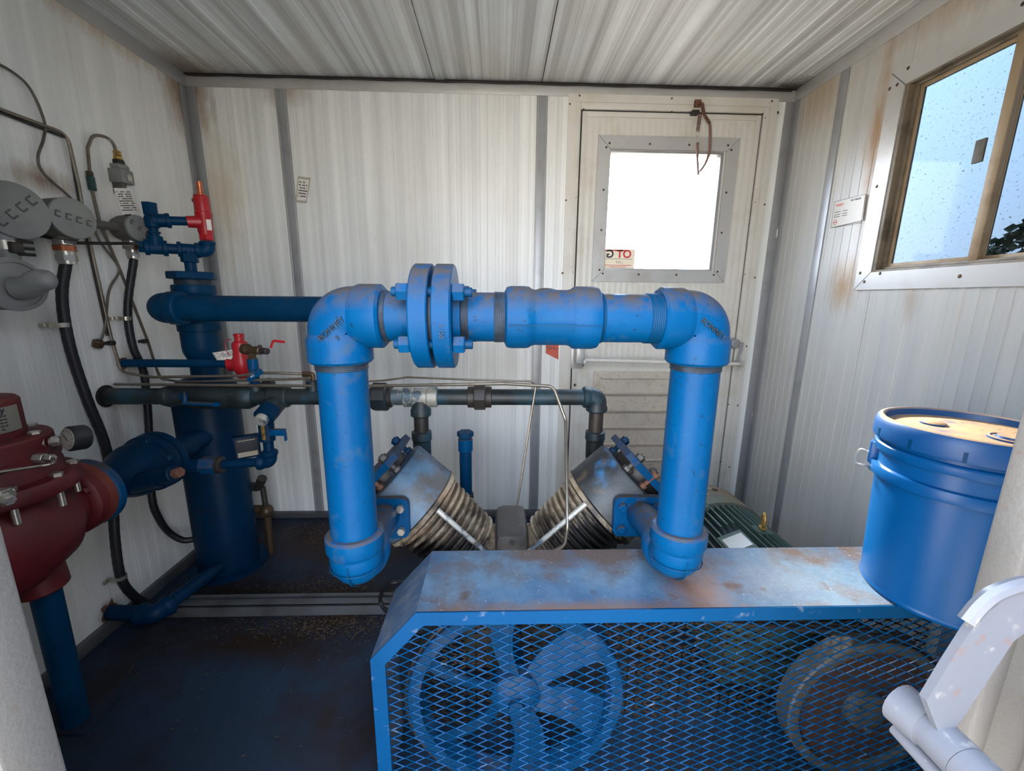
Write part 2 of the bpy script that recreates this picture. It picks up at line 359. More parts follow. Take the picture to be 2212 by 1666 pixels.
M['fin'] = mat('oily_iron_fins', S(176, 160, 136), .5, .1, [
    dict(c=S(118, 86, 58), s=7, lo=.42, hi=.64, amt=.8, detail=8), dict(c=S(40, 30, 24), s=5, lo=.48, hi=.62, amt=.9, detail=8), dict(c=S(24, 20, 18), s=40, lo=.55, hi=.7, amt=.5)],
    (60, .2), spots=[(-.17, 1.12, .37, (.32, .3, .19), S(16, 13, 12), 2.4), (.30, 1.12, .40, (.27, .3, .25), S(16, 13, 12), 2.4)])
M['head'] = mat('oil_stained_blue_head', S(80, 112, 138), .5, 0, [
    dict(c=S(50, 78, 102), s=6, lo=.42, hi=.68, amt=.7), dict(c=S(84, 76, 66), s=9, lo=.46, hi=.60, amt=.85, detail=9), dict(c=S(36, 30, 28), s=6, lo=.53, hi=.70, amt=.85, detail=9)],
    (60, .2), spots=[(.30, 1.2, .62, (.2, .3, .16), S(70, 64, 56), .8), (-.2, 1.15, .5, (.12, .2, .1), S(70, 60, 52), .7)])
M['headright'] = mat('oil_blackened_head', S(66, 72, 74), .5, 0, [
    dict(c=S(36, 38, 40), s=6, lo=.40, hi=.60, amt=.9, detail=8), dict(c=S(44, 110, 160), s=7, lo=.60, hi=.70, amt=.8, detail=9), dict(c=S(108, 88, 68), s=11, lo=.54, hi=.68, amt=.8, detail=9)], (60, .2))
M['motor'] = mat('green_motor_paint', S(70, 92, 84), .5, .1, [dict(c=S(116, 110, 86), s=12, lo=.5, hi=.7, amt=.6, up=True), dict(c=S(34, 50, 52), s=8, lo=.45, hi=.7, amt=.6)], (70, .2))
M['cowl'] = mat('rusted_motor_cowl', S(92, 96, 84), .62, .1, [dict(c=S(134, 106, 78), s=6, lo=.38, hi=.6, amt=.85, detail=9), dict(c=S(84, 64, 48), s=18, lo=.56, hi=.7, amt=.8)], (70, .2))
M['void'] = mat('motor_groove_dark', S(22, 34, 40), .7)  # near-black tone of the motor body between its fins
M['label'] = mat('foil_label', S(140, 136, 126), .4, .5, [dict(c=S(140, 128, 108), s=50, lo=.5, hi=.65, amt=.7)])
M['paper'] = mat('white_card', S(226, 222, 214), .6)
M['sleeve'] = mat('clouded_plastic_sleeve', S(176, 170, 158), .3)
M['ink'] = mat('dark_print', S(46, 44, 52), .6)
M['redink'] = mat('red_print', S(196, 48, 52), .6)
M['redsign'] = mat('faded_red_sign', S(196, 88, 66), .6)
M['sheave'] = mat('dusty_grey_sheave', S(66, 66, 64), .6, .1, [dict(c=S(74, 60, 50), s=8, lo=.45, hi=.7, amt=.8)], (60, .2))
M['rustdisc'] = mat('rust_brown_disc', S(48, 28, 22), .75, 0, [dict(c=S(50, 34, 30), s=8, lo=.45, hi=.7, amt=.8)])
M['wheel'] = mat('blue_flywheel', S(10, 52, 84), .5, 0, [dict(c=S(70, 72, 78), s=7, lo=.5, hi=.72, amt=.6), dict(c=S(60, 46, 40), s=12, lo=.6, hi=.75, amt=.7)], spec=.12)
M['sash'] = mat('tan_window_sash', S(150, 130, 102), .5, .1, [dict(c=S(120, 92, 60), s=14, lo=.5, hi=.7, amt=.7)])
M['darkgap'] = mat('dark_seal', S(34, 30, 28), .7)
M['board'] = mat('grey_floor_angle', S(92, 94, 96), .5, .2, [dict(c=S(50, 44, 40), s=7, lo=.45, hi=.7, amt=.7)])
M['straw'] = mat('dry_straw', S(104, 84, 58), .8, 0, [dict(c=S(48, 36, 26), s=30, lo=.4, hi=.6, amt=.8)])
M['earth'] = mat('dry_ground', S(160, 150, 134), .9, 0, [dict(c=S(140, 116, 88), s=.8, lo=.4, hi=.7, amt=.7)])
M['leaf'] = mat('dark_green_leaves', S(52, 66, 44), .8, 0, [dict(c=S(84, 96, 66), s=3, lo=.5, hi=.7, amt=.7)])
M['bark'] = mat('brown_bark', S(84, 66, 50), .9)
M['strap'] = mat('clear_plastic_strap', S(110, 78, 68), .4)
M['whiteletter'] = mat('white_lettering', S(200, 205, 210), .5)
def glass(name, tint, speck, sp_amt):
    m, nt, bs, geo = node_mat(name); out = nt.nodes['Material Output']
    tr = nt.nodes.new('ShaderNodeBsdfTransparent'); tr.inputs[0].default_value = (*tint, 1)
    gl = nt.nodes.new('ShaderNodeBsdfGlossy'); gl.inputs['Roughness'].default_value = .05
    df = nt.nodes.new('ShaderNodeBsdfDiffuse'); df.inputs[0].default_value = (.16, .14, .12, 1)
    mx = nt.nodes.new('ShaderNodeMixShader'); mx.inputs[0].default_value = .012
    nt.links.new(tr.outputs[0], mx.inputs[1]); nt.links.new(gl.outputs[0], mx.inputs[2])
    f = mathn(nt, 'MULTIPLY', ramp(nt, noise(nt, geo, speck, 4, (1, 1, 1), .7), .62, .68), sp_amt)
    m2 = nt.nodes.new('ShaderNodeMixShader'); nt.links.new(f, m2.inputs[0]); nt.links.new(mx.outputs[0], m2.inputs[1]); nt.links.new(df.outputs[0], m2.inputs[2])
    nt.links.new(m2.outputs[0], out.inputs[0]); nt.nodes.remove(bs); return m
M['crank'] = mat('greasy_grey_crankcase', S(78, 74, 70), .5, .1, [dict(c=S(44, 40, 36), s=9, lo=.5, hi=.7, amt=.7)], (60, .2))
M['pane'] = glass('dirty_window_glass', (.140, .168, .196), 130, .75)
M['doorpane'] = glass('door_glass', (.66, .67, .68), 60, 0.0)

# ================================================================ the room
XL, XR, YB, YF, H = -1.43, 1.41, 2.165, .34, 2.195
mb = MB(); mb.b2((XL-.06, YF-.08, -.06), (XR+.06, YB+.06, 0)); struct('floor', mb, M['floor'])
mb = MB(); mb.ribs((0, 0, H), (1, 0, 0), (0, 1, 0), (0, 0, -1), XL-.04, XR+.04, YF-.08, YB+.04, pitch=.05, dep=.002, back=.06)
struct('ceiling', mb, M['ceiling'], 20)
# back wall round the door opening
DX0, DX1, DZ1 = .345, 1.305, 2.125
mb = MB()
mb.ribs((0, YB, 0), (1, 0, 0), (0, 0, 1), (0, -1, 0), XL-.04, DX0, 0, H)
mb.ribs((0, YB, 0), (1, 0, 0), (0, 0, 1), (0, -1, 0), DX1, XR+.04, 0, H)
mb.ribs((0, YB, 0), (1, 0, 0), (0, 0, 1), (0, -1, 0), DX0, DX1, DZ1, H)
struct('wall_back', mb, M['wall_back'], 20)
mb = MB(); mb.ribs((XL, 0, 0), (0, 1, 0), (0, 0, 1), (1, 0, 0), YF-.08, YB, 0, H, pitch=.045, dep=.0007); struct('wall_left', mb, M['wall_left'], 20)
WY0, WY1, WZ0, WZ1 = .50, 1.565, 1.315, 1.955  # window lengthened out of view toward the front to brighten the left wall
mb = MB()
for a, b, c, d in ((YF-.08, WY0, 0, H), (WY1, YB, 0, H), (WY0, WY1, 0, WZ0), (WY0, WY1, WZ1, H)):
    mb.ribs((XR, 0, 0), (0, 1, 0), (0, 0, 1), (-1, 0, 0), a, b, c, d, pitch=.042)
struct('wall_right', mb, M['wall_right'], 20)
JL, JR = -.437, .470
mb = MB()
mb.b2((XL-.04, YF-.08, 0), (JL-.02, YF, H)); mb.b2((JR+.02, YF-.08, 0), (XR+.04, YF, H)); mb.b2((JL-.02, YF-.08, 2.06), (JR+.02, YF, H))
struct('wall_front', mb, M['white'])
# jamb of the doorway the camera looks through
mb = MB()
mb.b2((JL-.022, .30, 0), (JL, .345, 2.06), .004); mb.b2((JL-.05, .20, 0), (JL-.024, .33, 2.06), .004); mb.b2((JL-.035, .22, 0), (JL-.016, .262, 2.06), .003)
struct('trim_1', mb, M['jamb'])
mb = MB()
mb.b2((JR, .315, 0), (JR+.022, .345, 2.06), .004); mb.b2((JR+.018, .262, 0), (JR+.044, .33, 2.06), .003); mb.b2((JR+.01, .275, 0), (JR+.024, .285, 2.06), .002)
struct('trim_2', mb, M['jamb'])
mb = MB(); mb.b2((JL-.02, .262, 2.03), (JR+.02, .345, 2.06), .003); struct('trim_3', mb, M['jamb'])
# corner and ceiling trims
k = 4
def trimbox(a, b, m='trim', bev=.0015):
    global k
    mb = MB(); mb.b2(a, b, bev); struct('trim_%d' % k, mb, M[m]); k += 1
trimbox((XL, YB-.006, H-.055), (XR, YB-.0018, H-.002))
trimbox((XL, YF, H-.06), (XL+.006, YB-.006, H-.002)); trimbox((XR-.006, YF, H-.06), (XR-.002, YB-.006, H-.002))
mb = MB(); mb.prism([(XL+.006, YB-.001, H-.002), (XR, YB-.001, H-.002), (XR, YB-.018, H-.002), (XL+.006, YB-.010, H-.002)], (0, 0, -1), .006)
struct('trim_%d' % k, mb, M['darkgap']); k += 1
mb = MB()
pts = [(XL+.02+i*.09, YB-.016+.004*math.sin(i*2.1), H-.012) for i in range(32) if XL+.02+i*.09 < XR-.02]
mb.sweep(pts, .0045, 6); tag(obj('sealant_bead', mb, M['darkgap']), 'wavy dark sealant bead along the top of the back wall', 'sealant')
trimbox((XL+.0008, YB-.045, 0), (XL+.006, YB-.002, H-.055), 'trim2'); trimbox((XL+.0008, YB-.006, 0), (XL+.045, YB-.002, H-.055), 'trim2')
trimbox((XR-.045, YB-.006, 0), (XR-.002, YB-.0018, H-.055), 'trim2'); trimbox((XR-.006, YB-.045, 0), (XR-.002, YB-.002, H-.055), 'trim2')
for x0, x1 in ((A(592, 181, Y=YB).x, A(617, 181, Y=YB).x), (A(1160, 197, Y=YB).x, A(1184, 197, Y=YB).x)):
    trimbox((x0, YB-.005, 0), (x1, YB-.0018, H-.055), 'trim2'); trimbox((x0+.004, YB-.0075, 0), (x0+.008, YB-.004, H-.055)); trimbox((x1-.008, YB-.0075, 0), (x1-.004, YB-.004, H-.055))
trimbox((XR-.006, 1.84, 0), (XR-.002, 1.885, H-.06), 'trim2')           # seam strip on the right wall
for x in (A(940, 170, Y=YB).x, A(1170, 178, Y=YB).x):
    trimbox((x-.0015, YF, H-.0045), (x+.0015, YB-.01, H-.002), 'darkgap', 0)
    if x < .1: trimbox((x, YF, H-.0052), (x+.045, YB-.01, H-.002), 'ceiling')
# floor edge
mb = MB(); mb.b2((XL+.0016, YF, 0), (XL+.022, YB, .045), .002); o = struct('baseboard_left', mb, M['board'])
mb = MB(); mb.b2((XL+.02, YB-.03, 0), (DX0-.03, YB-.002, .03), .002); struct('baseboard_back', mb, M['board'])
t = thing('floor_channel', 'low grey steel channel running across the blue floor', 'channel', (-.85, 1.43, 0))
a = A(385, 1325, Z=0); b = A(822, 1325, Z=0)
mb = MB(); mb.b2((a.x-.03, 1.405, 0), (b.x+.10, 1.412, .045)); mb.b2((a.x-.03, 1.405, .040), (b.x+.10, 1.445, .045), .001); obj('front_lip', mb, M['board'], t)
mb = MB(); mb.b2((a.x-.03, 1.468, 0), (b.x+.10, 1.482, .038), .001); obj('rear_lip', mb, M['board'], t)

# ---------------------------------------------------------------- back door
def mitred(mb, x0, x1, z0, z1, w, y, t):
    """flat mitred frame in the back wall plane; outer size given, w the width, y the room-side face"""
    o = [(x0, z0), (x1, z0), (x1, z1), (x0, z1)]; i = [(x0+w, z0+w), (x1-w, z0+w), (x1-w, z1-w), (x0+w, z1-w)]
    for a in range(4):
        b = (a+1) % 4
        q = [o[a], o[b], i[b], i[a]]; c = (sum(p[0] for p in q)/4, sum(p[1] for p in q)/4)
        q = [(p[0]+(c[0]-p[0])*.004, p[1]+(c[1]-p[1])*.004) for p in q]
        mb.prism([(p[0], y, p[1]) for p in q], (0, 1, 0), t)
f = A(1228, 203, Y=YB); g = A(1680, 222, Y=YB); FX0, FX1, FZ1 = f.x, g.x, f.z
mb = MB(); W = .034
mb.prism([(FX0, YB-.007, 0), (FX0+W, YB-.007, 0), (FX0+W, YB-.007, FZ1-W), (FX0, YB-.007, FZ1)], (0, 1, 0), .006)
mb.prism([(FX1, YB-.007, 0), (FX1-W, YB-.007, 0), (FX1-W, YB-.007, FZ1-W), (FX1, YB-.007, FZ1)], (0, 1, 0), .006)
mb.prism([(FX0, YB-.007, FZ1), (FX1, YB-.007, FZ1), (FX1-W, YB-.007, FZ1-W), (FX0+W, YB-.007, FZ1-W)], (0, 1, 0), .006)
x0, x1, z1 = FX0+W-.004, FX1-W+.004, FZ1-W+.004   # inner stop, stepped back
for a, b in (((x0, YB-.003, 0), (x0+.032, YB+.03, z1)), ((x1-.032, YB-.003, 0), (x1, YB+.03, z1)), ((x0+.032, YB-.003, z1-.032), (x1-.032, YB+.03, z1))): mb.b2(a, b, .0015)
door = struct('door_1', mb, M['white'])
SX0, SX1, SZ1 = x0+.040, x1-.040, z1-.040      # the door leaf
gx0, gx1, gz0, gz1 = .527, 1.092, 1.356, 1.916
ys = YB+.004
mb = MB()
LZ0, LZ1, LX0, LX1 = .22, .80, .545, 1.03
def leafpiece(u0, u1, v0, v1): mb.ribs((0, ys, 0), (1, 0, 0), (0, 0, 1), (0, -1, 0), u0, u1, v0, v1, pitch=.03, dep=.0004, back=.038)
leafpiece(SX0, gx0, .02, SZ1); leafpiece(gx1, SX1, .02, SZ1); leafpiece(gx0, gx1, gz1, SZ1); leafpiece(gx0, gx1, LZ1, gz0); leafpiece(gx0, gx1, .02, LZ0)
leafpiece(gx0, LX0, LZ0, LZ1); leafpiece(LX1, gx1, LZ0, LZ1)
obj('door_leaf', mb, M['white'], door, 20)
mb = MB()
for a, b in (((x0+.0318, YB+.008, 0), (x0+.0402, YB+.034, z1-.0402)), ((x1-.0402, YB+.008, 0), (x1-.0318, YB+.034, z1-.0402)), ((x0+.0318, YB+.008, z1-.0402), (x1-.0318, YB+.034, z1-.0318))): mb.b2(a, b)
obj('weather_seal', mb, M['darkgap'], door)
mb = MB()
for a, b in (((SX0, YB-.001, .02), (SX0+.022, YB+.0035, SZ1)), ((SX1-.022, YB-.001, .02), (SX1, YB+.0035, SZ1)), ((SX0+.022, YB-.001, SZ1-.022), (SX1-.022, YB+.0035, SZ1))): mb.b2(a, b, .001)
obj('leaf_edge_strip', mb, M['white'], door)
mb = MB(); mitred(mb, .474, 1.163, 1.300, 1.980, .060, YB-.005, .008); obj('window_frame', mb, M['trim'], door)
mb = MB()
for a, b in (((gx0, YB-.002, gz0), (gx0+.010, YB+.04, gz1)), ((gx1-.014, YB-.002, gz0), (gx1, YB+.04, gz1)), ((gx0+.01, YB-.002, gz0), (gx1-.014, YB+.04, gz0+.01)), ((gx0+.01, YB-.002, gz1-.01), (gx1-.014, YB+.04, gz1))): mb.b2(a, b, .001)
obj('window_bead', mb, M['trim2'], door)
mb = MB(); mb.b2((gx0+.005, YB+.026, gz0+.005), (gx1-.005, YB+.030, gz1-.005)); pane = obj('pane', mb, M['doorpane'], door)
mb = MB()
n = 42
for i in range(1, n):
    x = gx0+(gx1-gx0)*i/n; z = gz0+(gz1-gz0)*i/n
    mb.b2((x-.00022, YB+.0245, gz0), (x+.00022, YB+.0249, gz1)); mb.b2((gx0, YB+.0250, z-.00022), (gx1, YB+.0254, z+.00022))
obj('wire_mesh', mb, M['tubedull'], pane, 0)
# louvre
mb = MB(); mitred(mb, LX0-.034, LX1+.034, LZ0-.034, LZ1+.034, .040, YB-.004, .007); obj('louver_frame', mb, M['louver'], door)
mb = MB(); hb = (LZ1-LZ0)/6
for i in range(6):
    z0 = LZ0+i*hb; q = [(.004, z0), (.001, z0+.006), (.010, z0+.012), (.010, z0+hb-.012), (.004, z0+hb-.004), (.012, z0+hb), (.016, z0+hb), (.016, z0)]
    mb.prism([(LX0, YB+yy, zz) for yy, zz in q], (1, 0, 0), LX1-LX0)
    for j in (0, 1): mb.ball((LX0+.36+.004*j, YB+.010, z0+hb*.40+j*.02), .005, 8, (1, .5, 1))
obj('louver_blades', mb, M['louver'], door)
# panic bar
t = thing('panic_bar', 'thin white push bar across the closed rear door with zinc end latch', 'door bar', (.8, YB-.06, .9))
a = A(1262, 778, Y=2.09); b = A(1600, 787, Y=2.09)
mb = MB(); mb.cyl(a, b, .0095, 16, .002); obj('bar', mb, M['white'], t)
c = A(1244, 778, Y=YB-.004)
mb = MB(); mb.b2((c.x-.028, YB-.010, c.z-.045), (c.x+.036, YB-.002, c.z+.075), .002); mb.b2((c.x-.016, YB-.085, c.z-.01), (c.x+.030, YB-.009, c.z+.085), .012)
mb.b2((c.x+.024, YB-.09, c.z-.012), (c.x+.044, YB-.07, c.z+.012), .004); obj('hinge_bracket', mb, M['trim'], t)
d = A(1582, 742, Y=YB-.004)
mb = MB(); mb.b2((d.x-.025, YB-.009, d.z-.028), (d.x+.012, YB-.001, d.z+.030), .002); mb.cyl((d.x+.008, YB-.03, d.z), (d.x+.008, YB-.002, d.z), .024, 20, .004); mb.cyl((d.x+.008, YB-.036, d.z), (d.x+.008, YB-.028, d.z), .008, 12)
obj('latch', mb, M['trim2'], t)
mb = MB(); mb.prism([(d.x+.016, YB-.04, d.z+.004), (d.x+.038, YB-.04, d.z+.008), (d.x+.034, YB-.04, d.z-.03), (b.x-.002, YB-.04, b.z-.012), (b.x-.016, YB-.04, b.z-.012), (d.x+.020, YB-.04, d.z-.03)], (0, -1, 0), .008); obj('latch_arm', mb, M['trim2'], t)
mb = MB(); mb.cyl(b-Vector((.012, 0, 0)), b+Vector((.010, 0, 0)), .014, 16, .003); mb.b2((b.x-.006, 2.09, b.z-.01), (b.x+.008, YB-.012, b.z+.01), .002); obj('end_cap', mb, M['trim'], t)
# screws of the door
def screw_mesh():
    mb = MB(); mb.lathe((0, 0, 0), (0, -1, 0), [(.0062, 0), (.0062, .0015), (.0035, .0035)], 10); mb.hexn((0, -.003, 0), (0, -.006, 0), .0038); return mb
scr = None
def screw(px, py, s=1.0, y=YB-.006):
    global scr
    p = A(px, py, Y=y)
    if scr is None:
        scr = obj('screw', screw_mesh(), M['bronze'], door); o = scr
    else: o = scr.copy(); COL.objects.link(o); o.parent = door
    o.location = p-ORG[door.name]; o.scale = (s, 1, s)
for q in ((1252, 207), (1451, 213), (1667, 219), (1231, 225), (1680, 243), (1223, 433), (1651, 442), (1216, 590), (1630, 600), (1612, 748), (1593, 876), (1575, 1009), (1242, 832)): screw(*q, 1.15)
for q in ((1261, 235), (1451, 241), (1647, 246), (1653, 255), (1244, 427), (1631, 437), (1237, 588), (1609, 593), (1574, 874), (1557, 998), (1245, 790), (1237, 790), (1260, 790)): screw(*q, .62, YB-.0015)
for q in ((1317, 309), (1404, 311), (1489, 313), (1573, 314), (1310, 318), (1580, 324), (1304, 410), (1569, 416), (1299, 497), (1559, 503), (1295, 583), (1550, 587), (1302, 591), (1380, 593), (1461, 594), (1542, 594)): screw(*q, .95, YB-.0055)
# mirrored sticker on the pane, seen from inside
a = A(1304, 538, Y=YB+.02); b = A(1370, 581, Y=YB+.02)
t = thing('window_sticker', 'cream sticker with red lettering in the lower left corner of the rear door window', 'sticker', (a.x, YB+.0225, b.z))
cx = (a.x+b.x)/2; ym = YB+.0225; hz = a.z-b.z; wx = b.x-a.x
mb = MB(); mb.b2((a.x, ym-.0004, b.z), (b.x, ym+.0004, a.z)); obj('sticker_film', mb, mat('backlit_cream_film', S(238, 226, 204), .6), t)  # film colour brightened in place of daylight passing through it
text('lettering', 'OT', (cx+wx*.15, ym-.001, a.z-hz*.26), (-1, 0, 0), (0, 0, 1), hz*.56, M['redink'], t, .0002, .0014)
text('lettering', 'G', (cx-wx*.29, ym-.001, a.z-hz*.26), (-1, 0, 0), (0, 0, 1), hz*.56, M['ink'], t, .0002, .0014)
text('number', '1,777', (cx+wx*.02, ym-.001, a.z-hz*.68), (-1, 0, 0), (0, 0, 1), hz*.17, M['ink'], t, .0001)
mb = MB(); mb.b2((a.x+wx*.05, ym-.0012, a.z-hz*.09), (b.x-wx*.3, ym-.0006, a.z-hz*.04))
for r_ in range(2):
    z = a.z-hz*(.82+.08*r_); x = a.x+wx*(.06+.16*r_)
    while x < b.x-wx*(.1+.2*r_): l = random.uniform(.002, .007); mb.b2((x, ym-.0012, z-.0016), (x+l, ym-.0006, z+.0016)); x += l+.0015
obj('small_print', mb, M['redink'], t, 0)['kind'] = 'stuff'
mb = MB(); z = a.z-hz*.5; x = a.x+wx*.05
while x < b.x-wx*.08: l = random.uniform(.003, .009); mb.b2((x, ym-.0012, z-.001), (x+l, ym-.0006, z+.001)); x += l+.0018
obj('small_print', mb, M['ink'], t, 0)['kind'] = 'stuff'

# ---------------------------------------------------------------- right window
mb = MB(); W = .062
def yz_frame(mb, y0, y1, z0, z1, w, x, t):
    o = [(y0, z0), (y1, z0), (y1, z1), (y0, z1)]; i = [(y0+w, z0+w), (y1-w, z0+w), (y1-w, z1-w), (y0+w, z1-w)]
    for a in range(4):
        b = (a+1) % 4; q = [o[a], o[b], i[b], i[a]]; c = (sum(p[0] for p in q)/4, sum(p[1] for p in q)/4)
        q = [(p[0]+(c[0]-p[0])*.004, p[1]+(c[1]-p[1])*.004) for p in q]
        mb.prism([(x, p[0], p[1]) for p in q], (1, 0, 0), t)
yz_frame(mb, WY0-.065, 1.632, 1.256, 2.012, .064, XR-.009, .007); win = struct('window_1', mb, M['trim'])
mb = MB()
for a, b in (((XR-.006, WY0, WZ0), (XR+.05, WY0+.012, WZ1)), ((XR-.006, WY1-.012, WZ0), (XR+.05, WY1, WZ1)), ((XR-.006, WY0+.012, WZ0), (XR+.05, WY1-.012, WZ0+.012)), ((XR-.006, WY0+.012, WZ1-.012), (XR+.05, WY1-.012, WZ1)),
             ((XR+.012, WY1-.03, WZ0+.022), (XR+.02, WY1-.012, WZ1-.022)), ((XR+.012, WY0+.012, WZ0+.012), (XR+.02, WY1-.012, WZ0+.022)), ((XR+.012, WY0+.012, WZ1-.022), (XR+.02, WY1-.012, WZ1-.012))): mb.b2(a, b, .001)
obj('reveal', mb, mat('grimy_window_reveal', S(120, 108, 90), .5, .1, [dict(c=S(70, 60, 48), s=12, lo=.45, hi=.65, amt=.8)]), win)
def sash(y0, y1, x, w=.02):
    mb = MB()
    for a, b in (((x, y0, WZ0+.014), (x+.012, y0+w, WZ1-.014)), ((x, y1-w, WZ0+.014), (x+.012, y1, WZ1-.014)), ((x, y0+w, WZ0+.014), (x+.012, y1-w, WZ0+.014+w)), ((x, y0+w, WZ1-.014-w), (x+.012, y1-w, WZ1-.014))): mb.b2(a, b, .001)
    s_ = obj('sash', mb, M['sash'], win)
    mb = MB(); mb.b2((x+.005, y0+w-.004, WZ0+.03), (x+.008, y1-w+.004, WZ1-.03)); obj('pane', mb, M['pane'], s_)
sash(1.238, WY1-.02, XR+.02); sash(WY0+.012, 1.262, XR+.036)
mb = MB(); mb.b2((XR+.010, 1.235, WZ0+.02), (XR+.02, 1.262, WZ1-.02), .002); mb.b2((XR+.034, 1.238, WZ0+.02), (XR+.038, 1.262, WZ1-.02)); obj('meeting_rail', mb, M['sash'], win)
p = A(2120, 328, X=XR+.018); mb = MB(); mb.b2((XR+.010, p.y-.012, p.z-.03), (XR+.018, p.y+.016, p.z+.035), .002); obj('sash_latch', mb, M['greydark'], win)
scr2 = None
for q in ((1962, 147), (1938, 183), (1922, 192), (1894, 403), (1858, 590), (1867, 609), (2073, 597), (1901, 591), (2210, 8)):
    p = A(*q, X=XR-.009)
    if scr2 is None:
        mb = MB(); mb.lathe((0, 0, 0), (-1, 0, 0), [(.0066, 0), (.0066, .0015), (.0035, .0045)], 10); scr2 = obj('screw', mb, M['bronze'], win); o = scr2
    else: o = scr2.copy(); COL.objects.link(o); o.parent = win
    o.location = p-ORG[win.name]

# ---------------------------------------------------------------- open door beside the camera, right
mb = MB(); mb.b2((JR+.050, -.62, .05), (JR+.090, .255, 2.02), .003); dr = struct('door_2', mb, M['jamb'])
mb = MB(); mb.b2((JR+.046, .17, .07), (JR+.0505, .18, 1.98)); mb.b2((JR+.046, .12, .07), (JR+.0505, .14, 1.98)); mb.b2((JR+.042, -.56, .45), (JR+.0505, .11, .50), .002); obj('edge_strip', mb, M['trim2'], dr)
mb = MB(); mb.b2((JR+.044, .142, .06), (JR+.048, .168, 2.0)); obj('weather_seal', mb, M['darkgap'], dr)
t = thing('panic_bar', 'chipped white tubular push bar on the open door in the lower right corner', 'door bar', (JR-.05, .1, .87))
a = A(1990, 1556, Y=.275)
mb = MB(); mb.sweep([a+Vector((0, .006, 0)), a+Vector((.004, -.30, -.004)), a+Vector((.006, -.6, -.01))], [.0165]*3, 24)
obj('bar', mb, M['hardware'], t)
mb = MB(); mb.sweep([a+Vector((-.004, .016, 0)), a+Vector((0, -.006, 0))], [.0185, .0185], 20); obj('end_cap', mb, M['hardware'], t)
mb = MB(); mb.sweep([a+Vector((-.006, .012, -.024)), a+Vector((-.004, -.04, -.026)), a+Vector((-.002, -.062, -.024))], [.006, .0065, .005], 12); obj('trip_rod', mb, M['hardware'], t)
# the curved arm that carries the bar: a bowed flanged casting
pp = [(1985, 1500), (2030, 1425), (2078, 1350), (2105, 1318), (2150, 1282), (2212, 1262), (2290, 1262), (2290, 1318), (2212, 1340), (2170, 1372), (2120, 1448), (2060, 1540), (2020, 1590)]
mb = MB(); P = [A(x, y, Y=.262) for x, y in pp]; mb.prism(P, (0, -1, 0), .006); 
rim = [A(x, y, Y=.262) for x, y in ((2036, 1545), (2080, 1480), (2124, 1408), (2158, 1362), (2212, 1328), (2290, 1312))]
mb.sweep(smooth_path(rim, 5), .0028, 8)
rim = [A(x, y, Y=.258) for x, y in ((2088, 1342), (2116, 1308), (2150, 1282), (2212, 1262), (2290, 1258))]
mb.sweep(smooth_path(rim, 5), .0055, 8)
obj('arm', mb, M['hardware'], t)
q = A(2212, 1420, Y=.24)
mb = MB(); mb.b2((JR-.02, .10, .78), (JR+.046, .24, 1.0), .012); obj('mounting_box', mb, M['hardware'], t)

# ---------------------------------------------------------------- outside
mb = MB(); mb.b2((-40, -40, -.42), (40, 60, -.32)); struct('ground', mb, M['earth'])
mb = MB(); mb.b2((XL-.06, YF-.08, -.31), (XR+.06, YB+.06, -.061)); struct('skid_base', mb, M['board'])
def tree(x, y, hgt, r, seed, label):
    rnd = random.Random(seed); t = thing('tree', label, 'tree', (x, y, -.32), 'trees beyond the side window')
    mb = MB(); mb.sweep([(x, y, -.32), (x+.1, y, hgt*.3), (x, y+.1, hgt*.6)], [.16, .13, .07], 10); obj('trunk', mb, M['bark'], t)
    mb = MB()
    for i in range(1100):
        a = rnd.uniform(0, 2*PI); u = rnd.uniform(-1, 1); rr = r*rnd.uniform(.35, 1)**.5
        c = Vector((x+rr*math.cos(a)*math.sqrt(1-u*u), y+rr*math.sin(a)*math.sqrt(1-u*u)*1.2, hgt*.62+u*rr*.7))
        s_ = rnd.uniform(.05, .13)*r; n = Vector((rnd.gauss(0, 1), rnd.gauss(0, 1), rnd.gauss(0, 1))).normalized(); d, u_, v_ = frame(n)
        mb.add([c+u_*s_, c+v_*s_*.7, c-u_*s_, c-v_*s_*.7, c+d*s_*.3], [(0, 1, 4), (1, 2, 4), (2, 3, 4), (3, 0, 4)])
    obj('crown', mb, M['leaf'], t, 0)
for x, y, h_, r_, sd, lb in ((9.0, 6.3, 3.3, .95, 1, 'dark bushy tree behind the sliding window sash, tallest of the three'),
                         (15.0, 11.2, 2.6, 1.3, 2, 'low wide green tree seen through the side window, beside the tallest one'),
                         (13.4, 7.0, 3.6, 1.3, 3, 'green tree at the right edge of the side window view')): tree(x, y, h_, r_, sd, lb)

# ================================================================ the big blue pipe loop
LY = .81; RP = .0475
xl = A(751, 950, Y=LY).x; xr = A(1485, 950, Y=LY+.01).x
zt = A(870, 684, Y=LY).z
t = thing('pipe_loop', 'large bright blue threaded pipe loop with bolted flange arching over the compressor', 'pipe', ((xl+xr)/2, LY, .59))
Xp = lambda px: A(px, 684, Y=LY).x
def pipe(name, a, b, r, m, par, th0=0, th1=0, thm=None):
    """pipe with threaded ends of length th0 and th1"""
    a = Vector(a); b = Vector(b); mb = MB(); mb.cyl(a, b, r, 40); o = obj(name, mb, m, par)
    d = (b-a).normalized(); L = (b-a).length
    for s0, s1 in ((0, th0), (L-th1, L)):
        if s1-s0 > .003:
            pr = []; h = 0; n = int((s1-s0)/.0036)
            for i in range(n): pr += [(r+.0003, h), (r+.0019, h+.0010), (r+.0019, h+.0020), (r+.0003, h+.0030)]; h += .0036
            mb = MB(); mb.lathe(a+d*s0, d, pr, 40); obj('thread', mb, thm or M['thread'], o, 60, 'dark grey compound filled thread')
    return o
